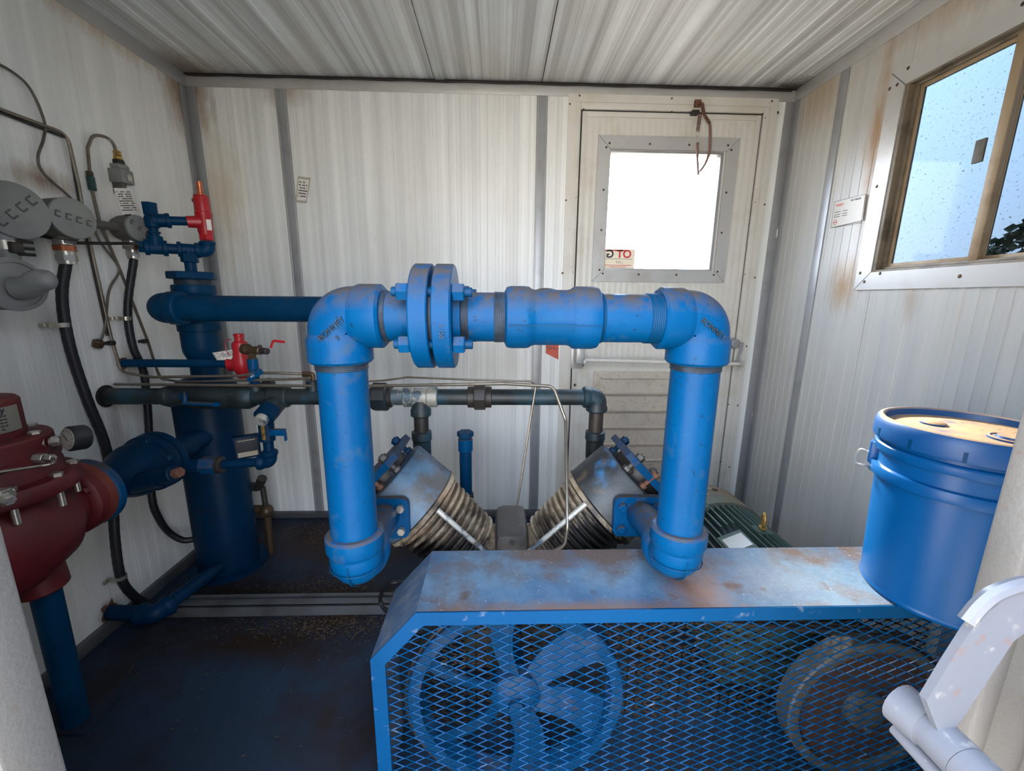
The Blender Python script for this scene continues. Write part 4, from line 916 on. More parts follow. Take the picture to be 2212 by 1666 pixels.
# side nozzle toward the control valve
nz = Vector((-1.205, 1.62, .645)); mb = MB(); mb.lathe(nz+Vector((-.002, .03, 0)), (0, -1, 0), [(.055, -.05), (.048, .0), (.040, .02), (.040, .16)], 28); obj('side_nozzle', mb, M['tank'], t)

# ---- line from the tank tee to the loop
t = thing('outlet_line', 'deep blue horizontal pipe running from the tank top to behind the loop', 'pipe', (-.6, 1.6, 1.12))
UY = 1.60; uz = A(500, 667, Y=UY).z; c = Vector((A(322, 667, Y=UY).x+.045, UY, uz)); ur = .0475
tend = Vector(((Xp(1146)+Xp(1232))/2, 0, 0))
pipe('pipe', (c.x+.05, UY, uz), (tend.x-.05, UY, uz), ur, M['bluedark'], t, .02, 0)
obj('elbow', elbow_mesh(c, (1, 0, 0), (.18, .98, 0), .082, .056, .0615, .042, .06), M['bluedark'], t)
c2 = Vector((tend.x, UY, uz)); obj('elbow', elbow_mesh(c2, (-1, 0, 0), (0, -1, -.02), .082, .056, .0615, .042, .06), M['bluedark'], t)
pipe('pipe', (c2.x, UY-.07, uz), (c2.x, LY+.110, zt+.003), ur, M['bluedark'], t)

# ---- small manifold above the tank
def fitting(mb, a, b, r, rb=None, bl=.014):
    a, b = Vector(a), Vector(b); d = (b-a).normalized(); L = (b-a).length; rb = rb or r+.004
    mb.lathe(a, d, [(rb-.002, 0), (rb, .002), (rb, bl), (r, bl+.003), (r, L-bl-.003), (rb, L-bl), (rb, L-.002), (rb-.002, L)], 24)
t = thing('relief_manifold', 'small blue pipe manifold with tees and a stub above the tank stack', 'pipe', (tx, TY, bz+.016))
c = A(413, 545, Y=TY); c.x = tx; cz = A(413, 540, Y=TY).z
dv = Vector((.80, .60, 0)).normalized()
L0 = Vector((tx, TY, cz)); la = L0-dv*.078; lb = L0+dv*.042
mb = MB(); mb.cyl((tx, TY, bz+.01), (tx, TY, cz-.03), .020, 24); obj('riser', mb, M['bluedark'], t)
mb = MB(); mb.hexn((tx, TY, cz-.048), (tx, TY, cz-.012), .030, .003, 8); fitting(mb, L0-dv*.034, L0+dv*.034, .023, .029, .012); mb.cyl((tx, TY, cz-.02), (tx, TY, cz), .024, 20); obj('tee', mb, M['bluedark'], t)
mb = MB(); mb.cyl(la, lb, .019, 22); obj('run_pipe', mb, M['bluedark'], t)
t2c = la-dv*.018; t2 = t2c
mb = MB(); fitting(mb, t2-dv*.034, t2+dv*.034, .024, .029, .013); mb.cyl(t2, t2+Vector((0, 0, .042)), .025, 22, .002); mb.hexn(t2-dv*.052, t2-dv*.033, .022, .002); obj('side_tee', mb, M['bluedark'], t)
ec = lb+dv*.022; obj('end_elbow', elbow_mesh(ec, -dv, (0, 0, 1), .038, .024, .029, .014, .028, 24), M['bluedark'], t)
# angle valve on the side tee
t3 = thing('blue_angle_valve', 'small blue angle valve with flared square top at the left of the manifold', 'valve', t2+Vector((0, 0, .042)))
KV = .8; mb = MB(); b0 = t2+Vector((0, 0, .042)); mb.lathe(b0, (0, 0, 1), [(.020, 0), (.020, .012), (.026, .014), (.026, .020), (.018, .022), (.020, .036), (.028, .040), (.029, .070), (.022, .078)], 22); mb.ball(b0+Vector((0, 0, .075)), .030, 16, (1, 1, .9)); mb.grow(b0, KV); obj('valve_body', mb, M['bluedark'], t3)
mb = MB(); mb.lathe(b0+Vector((0, 0, .085)), (0, 0, 1), [(.020, 0), (.029, .008), (.030, .052), (.031, .062)], 6); mb.grow(b0, KV); obj('square_top', mb, M['bluedark'], t3)
a = b0+Vector((0, 0, .070*KV)); rv = ec+Vector((0, 0, .038)); bpt = Vector((rv.x, rv.y, 0))
mb = MB(); tgt = Vector((rv.x-.02, rv.y-.015, a.z+.012)); mb.cyl(a, tgt, .0165, 20); obj('link_pipe', mb, M['bluedark'], t3)
mb = MB(); fitting(mb, a+Vector((0, 0, .0)), a+(tgt-a).normalized()*.055, .024, .027, .012); obj('side_socket', mb, M['bluedark'], t3)
# red relief valve
t = thing('red_relief_valve', 'tall red relief valve with a copper-coloured top standing on the manifold elbow', 'valve', rv)
mb = MB(); mb.lathe(rv-Vector((0, 0, .004)), (0, 0, 1), [(.015, 0), (.015, .010)], 20); mb.hexn(rv+Vector((0, 0, .004)), rv+Vector((0, 0, .030)), .032, .002)
mb.lathe(rv+Vector((0, 0, .028)), (0, 0, 1), [(.029, 0), (.033, .02), (.033, .085), (.036, .09), (.036, .106), (.033, .11), (.033, .175), (.030, .185), (.018, .188)], 28)
mb.lathe(Vector((rv.x, rv.y, rv.z+(a.z+.012-rv.z)/KV)), (tgt-a), [(.0, -.072), (.027, -.070), (.028, -.045), (.030, -.01)], 24); mb.grow(rv, KV); obj('valve_body', mb, M['red'], t)
mb = MB(); z = rv.z+.212; mb.lathe((rv.x, rv.y, z-.002), (0, 0, 1), [(.017, 0), (.018, .01), (.014, .014), (.013, .062), (.014, .066)], 20); mb.grow(rv, KV); obj('top_cap', mb, M['copper'], t)
mb = MB(); fr_ = (Vector((0, 0, EYE))-Vector((rv.x, rv.y, z))); fr_.z = 0; fr_.normalize(); sd = Vector((fr_.y*-1, fr_.x, 0))
pos = Vector((rv.x, rv.y, rv.z+.075))+fr_*.030+sd*(.017); 
rot = Matrix((sd, -fr_, Vector((0, 0, 1)))).transposed(); mb.box(pos, (.020, .008, .050), rot, .001); mb.grow(rv, KV); obj('data_tag', mb, M['paper'], t)
mb = MB(); w0 = Vector((rv.x, rv.y, z+.035)); mb.sweep(smooth_path([w0-sd*.014, w0-sd*.03-Vector((0, 0, .035)), w0-sd*.034-Vector((0, 0, .1)), w0-sd*.034-Vector((0, 0, .14))], 4), .0011, 6); mb.grow(rv, KV); obj('seal_wire', mb, M['tube'], t)
mb = MB(); c = w0-sd*.036-Vector((0, 0, .06)); mb.lathe(c, sd+fr_*.4, [(.009, 0), (.009, .003)], 12); mb.lathe(w0-sd*.032-Vector((0, 0, .155)), sd+fr_*.4, [(.010, 0), (.010, .003)], 10); mb.grow(rv, KV); obj('lead_seal', mb, M['copper'], t)

# ================================================================ dark header pipe
HY = 1.507; hz = .848; hr = .0300
xs = lambda px, y=HY: A(px, 857, Y=y).x
t = thing('header_pipe', 'long grimy dark pipe crossing the room at waist height from the left wall', 'pipe', (-.5, HY, hz-.03))
xe = xs(1290)
pipe('pipe', (XL-.02, HY, hz), (xs(825), HY, hz), hr, M['header'], t)
obj('pipe_run', MB().cyl((xs(825), HY, hz), (xs(1268), HY, hz), hr, 30), M['header'], t)
mb = MB(); mb.hexn((xs(804), HY, hz), (xs(840), HY, hz), .054, .008, 8); obj('union_nut', mb, M['header'], t)
mb = MB(); mb.lathe((xs(836), HY, hz), (1, 0, 0), [(.040, 0), (.041, .016), (.036, .02)], 28); obj('union_tail', mb, M['grime'], t)
mb = MB(); mb.cyl((xs(846), HY, hz), (xs(875), HY, hz), hr+.0012, 28); obj('nipple', mb, M['galv'], t)
xt = xs(908); mb = MB(); mb.lathe((xs(872), HY, hz), (1, 0, 0), [(.034, 0), (.038, .003), (.038, .036), (.035, .04), (.034, xs(946)-xs(872)-.04), (.038, xs(946)-xs(872)-.036), (.038, xs(946)-xs(872)-.003), (.034, xs(946)-xs(872))], 32)
obj('tee', mb, M['galv'], t, label='tee with patches of bare pale metal')
mb = MB(); mb.lathe((xt, HY, hz-.012), (0, 0, -1), [(.034, 0), (.034, .03), (.038, .036), (.038, .058), (.034, .062)], 30); obj('tee_branch', mb, M['header'], t)
mb = MB(); mb.lathe((xs(1010), HY, hz), (1, 0, 0), [(.034, 0), (.040, .002), (.040, .030), (.038, .034)], 26); mb.hexn((xs(1024), HY, hz), (xs(1049), HY, hz), .050, .003, 8); mb.lathe((xs(1046), HY, hz), (1, 0, 0), [(.038, 0), (.040, .004), (.040, .026), (.034, .028)], 26); obj('union', mb, M['grime'], t)
obj('elbow', elbow_mesh((xe, HY, hz), (-1, 0, 0), (0, 0, -1), .056, .036, .0405, .024, .038, 28), M['header'], t)
for x, zb_ in ((xt, .60), (xe, .60)):
    mb = MB(); mb.cyl((x, HY, hz-.05), (x, HY, zb_+.09), .0272, 26); obj('drop_pipe', mb, M['grime'], t)
    sg = -1 if x < .05 else 1
    mb = MB(); zc = .668; mb.lathe((x, HY, zc+.045), (0, 0, -1), [(.030, -.002), (.037, .0), (.038, .03), (.034, .034)], 28); mb.sweep(fillet([(x, HY, zc+.01), (x, HY, zc-.075), (x+sg*.02, CY+.10, zc-.11)], .05), .034, 24); obj('drop_elbow', mb, M['header'], t)
mb = MB(); q = A(228, 858, X=XL+.004); mb.lathe((XL+.0022, HY, hz), (1, 0, 0), [(.040, 0), (.041, .002), (.031, .003)], 30); obj('wall_collar', mb, M['darkgap'], t)
# ball valve in the header with its lettered handle
t = thing('header_ball_valve', 'grimy ball valve with a lettered deep blue lever in front of the tank', 'valve', (xs(420), HY, hz-.04))
mb = MB(); x0_, x1_ = xs(352), xs(545); mb.lathe((x0_, HY, hz), (1, 0, 0), [(.032, 0), (.036, .01), (.040, .03), (.034, .04), (.034, .09), (.046, .11), (.047, .22), (.040, .25), (.046, .27), (.046, .31), (.036, .33), (.033, x1_-x0_)], 32); obj('valve_body', mb, M['header'], t)
p0 = A(405, 866, Y=HY-.06); p1 = A(468, 874, Y=HY-.075)
mb = MB(); mb.sweep(smooth_path([(p0.x-.02, HY-.042, hz+.014), (p0.x-.006, HY-.06, hz+.002), p0+Vector((0, 0, -.008)), p1], 5), .015, 10, sect=[(math.cos(a)*.55, math.sin(a)*1.15) for a in [2*PI*i/10 for i in range(10)]]); hd_ = obj('lever', mb, M['blue'], t)
mb = MB(); mb.cyl((p0.x-.02, HY-.03, hz+.012), (p0.x-.02, HY-.055, hz+.012), .014, 14, .002); obj('stem', mb, M['bluedark'], t)
q = (p0+p1)/2; text('lettering', 'DHV', q+Vector((.012, -.0085, -.006)), (p1-p0), (0, 0, 1), .013, M['whiteletter'], hd_, .0004)

# ---- lower relief valve on a pipe from the wall
LYy = 1.60; lz = A(350, 785, Y=LYy).z; xk = A(520, 787, Y=LYy).x
t = thing('lower_relief_line', 'thin blue pipe leaving a ragged rusty hole in the left wall above the header', 'pipe', (-1.1, LYy, lz-.02))
mb = MB(); mb.cyl((XL-.02, LYy, lz), (xk-.02, LYy, lz), .0155, 22); obj('pipe', mb, M['bluedark'], t)
mb = MB(); rnd = random.Random(4); pts = []
for i in range(14): a = 2*PI*i/14; r = .024+rnd.uniform(-.004, .007); pts.append((XL+.0022, LYy+r*math.cos(a), lz+r*math.sin(a)))
mb.prism(pts, (1, 0, 0), .001); obj('ragged_hole', mb, M['rusty'], t)
t = thing('lower_red_valve', 'squat red relief valve beside the brass valve above the header pipe', 'valve', (xk, LYy, lz-.05))
mb = MB(); mb.lathe((xk-.045, LYy, lz), (1, 0, 0), [(.022, 0), (.030, .006), (.028, .03), (.031, .06)], 22); mb.lathe((xk+.004, LYy, lz-.055), (0, 0, 1), [(.018, 0), (.022, .015), (.032, .04), (.034, .07), (.027, .085), (.027, .10)], 24); obj('valve_body', mb, M['red'], t)
mb = MB(); zc = lz+.045; mb.lathe((xk+.006, LYy, zc), (0, 0, 1), [(.027, 0), (.028, .03), (.024, .038), (.016, .042), (.016, .060), (.018, .062), (.018, .068), (.016, .070)], 22); obj('bonnet', mb, M['red'], t)
mb = MB(); mb.sweep(smooth_path([(xk-.010, LYy-.02, zc+.05), (xk-.032, LYy-.02, zc+.045), (xk-.034, LYy-.02, zc+.01), (xk-.022, LYy-.024, zc-.01)], 5), .0016, 6); obj('seal_wire', mb, M['red'], t)
# brass sampling valve with red lever, on a blue riser from the header
VX, VY = A(548, 800, Y=HY).x, HY
t = thing('blue_drain_cock', 'small blue ball valve with a lettered blue lever rising from the header', 'valve', (VX, VY, hz+.03))
z0 = hz+.02; z1 = A(548, 775, Y=VY).z
mb = MB(); mb.cyl((VX, VY, z0), (VX, VY, z0+.03), .024, 20, .003); obj('base_bush', mb, M['header'], t)
mb = MB(); mb.cyl((VX, VY, z0+.02), (VX, VY, z1-.006), .0155, 20); mb.cyl((VX, VY, z1-.04), (VX, VY, z1), .0175, 20, .002); obj('valve_body', mb, M['blue'], t)
a_ = A(536, 822, Y=VY-.03); b_ = A(566, 801, Y=VY-.03); mb = MB(); mb.sweep([a_, a_+(b_-a_)*.5+Vector((0, -.004, 0)), b_], .0085, 10, sect=[(math.cos(a)*.5, math.sin(a)*1.2) for a in [2*PI*i/10 for i in range(10)]]); lv = obj('lever', mb, M['blue'], t)
text('lettering', 'AG', (a_+b_)/2+Vector((-.004, -.010, 0)), (b_-a_), (0, 0, 1), .012, M['whiteletter'], lv, .0004)
t = thing('brass_sample_valve', 'dark brass tee valve with a bent red lever on top of the blue drain cock', 'valve', (VX, VY, z1))
zc = A(545, 755, Y=VY).z; mb = MB(); mb.hexn((VX, VY, z1-.002), (VX, VY, z1+.018), .015, .001); mb.cyl((VX, VY, z1+.01), (VX, VY, zc), .010, 16)
ax_ = Vector((.86, -.35, -.02)).normalized(); c = Vector((VX-.012, VY, zc)); mb.lathe(c-ax_*.022, ax_, [(.013, 0), (.019, .003), (.020, .024), (.013, .034), (.012, .060), (.015, .062), (.015, .085), (.012, .088)], 20); mb.cyl(c-ax_*.024-Vector((0,.01,0)), c-ax_*.018, .012, 12); obj('valve_body', mb, M['bronze'], t)
e = c+ax_*.062; mb = MB(); mb.cyl(e-ax_*.01, e+ax_*.035, .0115, 14, .002); mb.hexn(e+ax_*.0+Vector((0, 0, .006)), e+Vector((0, 0, .020)), .007); obj('valve_end', mb, M['grime'], t)
mb = MB(); e2 = e+Vector((0, 0, .018)); p = A(585, 752, Y=VY-.03); q1 = A(590, 737, Y=VY-.03); q2 = A(615, 739, Y=VY-.03); mb.sweep(fillet([p, q1, q1+Vector((.006, 0, .001)), q2], .006, 4), .0034, 8, sect=[(math.cos(a)*.5, math.sin(a)*1.3) for a in [2*PI*i/8 for i in range(8)]]); obj('lever', mb, M['red'], t)

# y-shaped branch below the header
bc_ = A(600, 860, Y=HY); tip = A(566, 906, Y=HY-.10)
t = thing('wye_branch', 'grimy angled branch under the header ending in a pale worn plug', 'pipe fitting', (bc_.x, HY, hz-.1))
st = Vector((A(605, 868, Y=HY).x, HY, hz-.01)); ax_ = (tip-st).normalized(); L = (tip-st).length
mb = MB(); mb.lathe(st, ax_, [(.030, -.01), (.034, .01), (.034, L*.5), (.030, L*.52)], 26); mb.lathe((st.x-.035, HY, hz), (1, 0, 0), [(.036, 0), (.040, .005), (.040, .065), (.036, .07)], 28); obj('branch', mb, M['header'], t)
mb = MB(); mb.lathe(st+ax_*(L*.5), ax_, [(.031, 0), (.035, .003), (.035, L*.42), (.031, L*.44)], 26); obj('reducer', mb, M['tank'], t, label='bluer collar')
mb = MB(); mb.lathe(st+ax_*(L*.9), ax_, [(.022, 0), (.023, .018), (.021, .024)], 18); obj('plug', mb, M['galv'], t)
# brass-windowed ball valve and drain line back to the float valve
VY2 = HY-.04; vt = A(574, 895, Y=VY2); vb = A(578, 958, Y=VY2); vx = (vt.x+vb.x)/2
t = thing('window_ball_valve', 'dark blue upright ball valve showing a slot of bright brass and a blue lever', 'valve', (vx, VY2, vb.z))
mb = MB(); mb.hexn((vx, VY2, vb.z+.01), (vx, VY2, vt.z), .027, .003, 8); obj('valve_body', mb, M['tank'], t)
mb = MB(); mb.b2((vx-.006, VY2-.0275, vb.z+.022), (vx+.007, VY2-.022, vt.z-.016), .002); obj('brass_window', mb, M['brass'], t)
p = A(592, 930, Y=VY2-.01); q = A(618, 940, Y=VY2-.01); mb = MB(); mb.b2((p.x-.012, p.y-.012, q.z), (q.x, p.y+.006, p.z+.006), .002); mb.b2((q.x-.002, p.y-.012, q.z-.02), (q.x+.001, p.y+.004, q.z+.01)); obj('lever', mb, M['blue'], t)
t = thing('drain_line', 'dark blue drain pipe with an elbow crossing the front of the tank', 'pipe', (-.98, 1.43, .5))
ez = A(580, 998, Y=VY2).z; ex = vx; e_ = Vector((ex, VY2, ez)); s_ = A(395, 996, Y=1.42)
mb = MB(); mb.cyl((vx, VY2, ez+.02), (vx, VY2, vb.z+.016), .0175, 20); mb.cyl((vx, VY2, vt.z-.002), (vx, VY2, hz-.02), .013, 16); obj('riser', mb, M['tank'], t)
obj('elbow', elbow_mesh(e_, (0, 0, 1), (-1, -.05, 0), .046, .0235, .029, .020, .028, 24), M['tank'], t)
mid = Vector((A(462, 997, Y=1.44).x, 1.44, ez)); mb = MB(); mb.cyl(e_+Vector((-.03, 0, 0)), mid, .0165, 20); obj('pipe', mb, M['tank'], t)
mb = MB(); mb.lathe(mid+Vector((.03, 0, 0)), (-1, -.02, 0), [(.026, 0), (.030, .003), (.030, .018), (.024, .021)], 22); obj('union_ring', mb, M['grime'], t)
mb = MB(); mb.hexn(mid+Vector((.008, 0, 0)), mid+Vector((-.045, -.002, 0)), .031, .003); obj('union_nut', mb, M['blue'], t)
mb = MB(); mb.sweep(fillet([mid+Vector((-.04, 0, 0)), mid+Vector((-.10, .0, .0)), mid+Vector((-.135, -.02, -.014))], .02), .024, 18); obj('tail_pipe', mb, M['tank'], t)

# ================================================================ control valve train along the left wall (axis runs front to back)
VX3, VZ = -1.205, .640
t = thing('blue_strainer_body', 'dark blue flanged round body with a rusty plug between red valve and tank', 'valve', (VX3, 1.33, VZ-.1))
mb = MB(); mb.lathe((VX3, 1.150, VZ), (0, 1, 0), [(.096, 0), (.100, .004), (.100, .022), (.096, .026)], 48); obj('front_flange', mb, M['blue'], t)
mb = MB(); mb.lathe((VX3, 1.170, VZ), (0, 1, 0), [(.060, 0), (.055, .04), (.062, .08), (.082, .12), (.090, .15), (.090, .20), (.100, .205), (.100, .222)], 44); obj('body', mb, M['tank'], t)
mb = MB(); mb.lathe((VX3, 1.400, VZ), (0, 1, 0), [(.100, 0), (.102, .003), (.102, .022), (.096, .026), (.05, .030), (.042, .05), (.040, .16)], 48); obj('rear_flange', mb, M['tank'], t)
for i in range(6):
    a = i*PI/3+.3; c = Vector((VX3+.084*math.cos(a), 1.35, VZ+.084*math.sin(a))); mb = MB(); mb.hexn(c, c+Vector((0, .022, 0)), .013, .002); obj('body_bolt', mb, M['bluedark'], t)
b = A(378, 1023, Y=1.24); a = Vector((VX3+.01, 1.27, VZ-.03)); mb = MB(); mb.cyl(a, b, .026, 24, .003); mb.cyl(a, a+(b-a)*.7, .031, 22); obj('side_branch', mb, M['tank'], t)
mb = MB(); d = (b-a).normalized(); mb.hexn(b-d*.004, b+d*.024, .017, .003); obj('rusty_plug', mb, M['rusty'], t)
t = thing('red_pressure_valve', 'large oxide red pressure valve with stacked bonnet and gauge at the lower left', 'valve', (VX3, .9, .45))
by = .93; mb = MB(); VX3 -= .004
mb.lathe((VX3+.036, .44, VZ), (-.055, 1, 0), [(.075, 0), (.080, .05), (.085, .18), (.120, .28), (.146, .37), (.148, .48), (.128, .57), (.088, .62), (.080, .655)], 48)
mb.cyl((VX3+.040, .955, VZ-.02), (VX3+.048, .960, VZ-.168), .052, 32, .006)
obj('valve_casting', mb, M['darkred'], t)
mb = MB(); mb.lathe((VX3, 1.085, VZ), (0, 1, 0), [(.080, 0), (.094, .008), (.100, .014), (.100, .040)], 48); 
for i in range(4):
    a = i*PI/2+.5; c = Vector((VX3+.084*math.cos(a), 1.077, VZ+.084*math.sin(a))); mb.hexn(c, c+Vector((0, .016, 0)), .013, .002)
obj('end_flange', mb, M['darkred'], t)
mb = MB(); mb.lathe((VX3, 1.124, VZ), (0, 1, 0), [(.0995, 0), (.0995, .026)], 48); obj('faded_flange', mb, M['orange'], t)
zb_ = VZ+.125; bx = VX3+.020
mb = MB(); mb.lathe((bx, by, zb_-.02), (0, 0, 1), [(.13, 0), (.152, .004), (.155, .010), (.155, .032), (.150, .040), (.125, .046)], 56); obj('bonnet_flange', mb, M['darkred'], t)
mb = MB(); mb.lathe((bx, by, zb_+.02), (0, 0, 1), [(.130, 0), (.124, .04), (.128, .044), (.128, .052), (.122, .056), (.120, .095), (.116, .100), (.108, .102)], 52); obj('bonnet', mb, M['darkred'], t)
mb = MB(); mb.lathe((bx, by, zb_+.12), (0, 0, 1), [(.080, 0), (.080, .085), (.074, .092), (.036, .10), (.032, .125)], 40); obj('spring_case', mb, M['darkred'], t)
# fine print collar
mb = MB(); fs = []; vs = []
for i in range(19):
    a = math.radians(-140+i*9.0); 
    for z in (zb_+.138, zb_+.196): vs.append((bx+.0808*math.cos(a), by+.0808*math.sin(a), z))
for i in range(18): fs.append((2*i, 2*i+2, 2*i+3, 2*i+1))
mb.add(vs, fs); lb_ = obj('data_band', mb, M['label'], t)
mb = MB()
for r_ in range(5):
    z = zb_+.146+r_*.0075; 
    for i in range(26):
        if random.random() < .25: continue
        a = math.radians(-132+i*5.2); d = Vector((math.cos(a), math.sin(a), 0)); v = Vector((-d.y, d.x, 0)); R = Matrix((v, d, Vector((0, 0, 1)))).transposed(); mb.box(Vector((bx, by, z))+d*.0811, (.005, .0006, .0030), R)
obj('small_print', mb, M['ink'], lb_, 0)['kind'] = 'stuff'
cam_a = math.radians(-36)
ang0 = math.atan2(-by, -bx)
for i, ch_ in enumerate('Kimray'):
    a = ang0+math.radians(2+i*6.5); d = Vector((math.cos(a), math.sin(a), 0)); v = Vector((-d.y, d.x, 0))
    text('lettering', ch_, Vector((bx, by, zb_+.189))+d*.0813, v, (0, 0, 1), .018, M['ink'], lb_, .0003, .0006)
mb = MB(); mb.hexn((bx, by, zb_+.225), (bx, by, zb_+.262), .024, .003); mb.cyl((bx, by, zb_+.24), (bx, by, zb_+.285), .012, 16, .003); mb.cyl((bx, by, zb_+.23), (bx, by, zb_+.236), .034, 24); obj('adjusting_screw', mb, M['steel'], t)
p0_ = None
for i in range(10):
    a = 2*PI*i/10+.15; c = Vector((bx+.138*math.cos(a), by+.138*math.sin(a), zb_))
    mb = MB(); mb.hexn(c+Vector((0, 0, .018)), c+Vector((0, 0, .030)), .013, .002); mb.cyl(c-Vector((0, 0, .055)), c+Vector((0, 0, .02)), .007, 12); obj('bonnet_bolt', mb, M['steel'], t)
for i in range(6):
    a = 2*PI*i/6+.35; c = Vector((bx+.100*math.cos(a), by+.100*math.sin(a), zb_+.120))
    mb = MB(); mb.hexn(c-Vector((0, 0, .003)), c+Vector((0, 0, .008)), .012, .002); obj('cap_bolt', mb, M['steel'], t)
q1 = A(0, 1020, Y=.80); q2 = A(78, 1008, Y=.86); q3 = A(118, 993, Y=.95)
mb = MB(); mb.sweep(smooth_path([q1+(q1-q2)*.6, q1, q2, A(112, 1002, Y=.88), A(116, 992, Y=.90), A(98, 989, Y=.92)], 6), .0032, 10); obj('sensing_tube', mb, M['tube'], t)
c = A(98, 990, Y=.91); mb = MB(); mb.hexn(c-Vector((.022, 0, 0)), c+Vector((.0, 0, 0)), .011, .001); mb.hexn(c+Vector((.002, 0, 0)), c+Vector((.018, 0, 0)), .009, .001); obj('tube_fitting', mb, M['steel'], t)
c = A(8, 1074, Y=.80); mb = MB(); mb.hexn(c-Vector((.04, 0, 0)), c+Vector((.008, 0, 0)), .018, .002); mb.hexn(c, c+Vector((.022, -.01, -.004)), .011, .002); obj('side_plug', mb, M['steel'], t)
# gauge
t = thing('pressure_gauge', 'round dusty dial gauge with a black case screwed to the red valve bonnet', 'gauge', A(150, 945, Y=1.0)-Vector((0, 0, .03)))
g0 = A(152, 948, Y=.985); s_ = A(106, 955, Y=.97); fd = (Vector((0, 0, EYE))-g0); fd = Vector((-.30, -.92, .15)).normalized()
mb = MB(); mb.lathe(g0-fd*.030, fd, [(.028, 0), (.0305, .004), (.0305, .032), (.027, .036)], 32); obj('case', mb, M['black'], t)
mb = MB(); mb.lathe(g0+fd*.0055, fd, [(.026, 0), (.026, .0014)], 32); dl = obj('dial', mb, M['sleeve'], t)
mb = MB(); dd_, u_, v_ = frame(fd); mb.sweep([g0+fd*.008-u_*.004-v_*.003, g0+fd*.008+u_*.012+v_*.010], .0008, 6)
for i in range(11):
    a = math.radians(-135+27*i)+PI/2; mb.sweep([g0+fd*.0078+u_*.019*math.cos(a)+v_*.019*math.sin(a), g0+fd*.0078+u_*.023*math.cos(a)+v_*.023*math.sin(a)], .0006, 4)
obj('needle_and_scale', mb, M['ink'], dl, 0)
mb = MB(); e = g0-fd*.012; dd_ = (s_-e).normalized(); mb.cyl(e+dd_*.028, s_, .009, 14); mb.hexn(e+dd_*.030, e+dd_*.042, .013); mb.hexn(e+dd_*.052, e+dd_*.066, .015, .002); obj('stem', mb, M['steel'], t)
# post
p = A(165, 1560, Z=0); t = thing('support_post', 'blue round post propping the red valve off the floor', 'post', (p.x, p.y, 0))
mb = MB(); mb.cyl((p.x, p.y+.0, 0), (VX3+.048, .965, VZ-.14), .030, 32); obj('post', mb, M['bluedark'], t)
mb = MB(); mb.b2((p.x-.06, p.y-.04, 0), (p.x+.06, p.y+.08, .008)); obj('foot_plate', mb, M['floor'], t)

# ---- pipework at floor level, left
t = thing('floor_stub_pipe', 'dark blue stub pipe leaving a ragged hole low in the left wall', 'pipe', (-1.3, 1.38, .03))
a = A(236, 1320, X=XL); c1 = A(345, 1322, Z=.06); mb = MB(); c1 = Vector((-1.28, a.y-.01, .062)); mb.cyl((XL-.01, a.y, .066), c1, .026, 22); obj('pipe', mb, M['tank'], t)
obj('elbow', elbow_mesh(c1+Vector((.02, 0, 0)), (-1, 0, 0), (.28, .95, 0), .058, .033, .038, .026, .036, 24), M['tank'], t)
e = A(440, 1245, Z=.06); mb = MB(); mb.cyl(c1+Vector((.03, .05, 0)), Vector((TX+.03, TY-.1, .062)), .026, 20); obj('pipe', mb, M['tank'], t)
mb = MB(); rnd = random.Random(9); pts = []
for i in range(16): a_ = 2*PI*i/16; r = .038+rnd.uniform(-.008, .016); pts.append((XL+.0022, a.y+r*math.cos(a_)*.8, .066+max(r*math.sin(a_), -.05)))
mb.prism(pts, (1, 0, 0), .0012); obj('ragged_hole', mb, M['rusty'], t)
t = thing('rear_hand_valve', 'blackened pipe fittings on the wall side behind the tank base', 'pipe fitting', (-1.0, 1.85, .1))
p = A(566, 1040, Y=1.82); q = A(575, 1100, Y=1.82)
mb = MB(); mb.sweep(fillet([(TX+.05, 1.82, p.z-.02), (p.x-.02, 1.82, p.z-.03), (p.x+.015, 1.80, p.z+.025)], .02), .020, 16); mb.cyl((p.x, 1.82, p.z-.03), (q.x, 1.82, q.z), .012, 12); obj('upper_fitting', mb, M['grime'], t)
mb = MB(); mb.ball((q.x, 1.82, q.z-.01), .032, 18); mb.cyl((TX+.05, 1.82, q.z), (q.x, 1.82, q.z), .020, 16); mb.cyl((q.x, 1.82, q.z), (q.x, 1.82, .0), .016, 14); obj('ball_body', mb, M['bronze'], t)

# ================================================================ electrical boxes on the left wall
def cond_box(name, px, py, R, L, label, cover, hub, grp='grey round conduit boxes on the left wall', tilt=(0, 0, 0), letters=4, rot=0.0, neck=True):
    c = A(px, py, X=XL+L+.012); ax = Vector((1, tilt[1], tilt[2])).normalized(); b0 = c-ax*L
    t = thing(name, label, 'conduit box', b0-Vector((0, 0, R)), grp)
    mb = MB(); mb.lathe(b0-ax*.012, ax, [(R*.55, 0), (R*.8, .008), (R*.97, .03), (R, .05), (R, L+.010)], 40)
    if hub: mb.lathe(c-ax*(L*.45)-Vector((0, 0, R*.8)), (0, 0, -1), [(.030, 0), (.028, .014), (.022, .018), (.022, .026)], 24)
    o = obj('body', mb, M['greydark'], t)
    mb = MB(); mb.lathe(c, ax, [(R*1.0, -.006), (R*1.01, -.002), (R*.99, .003), (R*.96, .004)], 44); cv = obj('cover', mb, M['grey'], t)
    d, u, v = frame(ax)
    if letters:
        mb = MB(); rr = Matrix.Rotation(rot, 3, ax); h = rr @ Vector((0, 1, 0)); h = (h-ax*h.dot(ax)).normalized(); up = ax.cross(h)
        for i in range(letters):
            q = c+ax*.005+h*R*(-.66+1.32*i/(letters-1)); w_ = R*.10; hh = R*.13
            for a, b in ((q-up*hh-h*w_, q+up*hh-h*w_), (q+up*hh-h*w_, q+up*hh+h*w_), (q-up*hh-h*w_, q-up*hh+h*w_)): mb.sweep([a, b], .0022, 6)
        obj('cast_lug', mb, M['greydark'], cv, 0)
    return t, c, ax
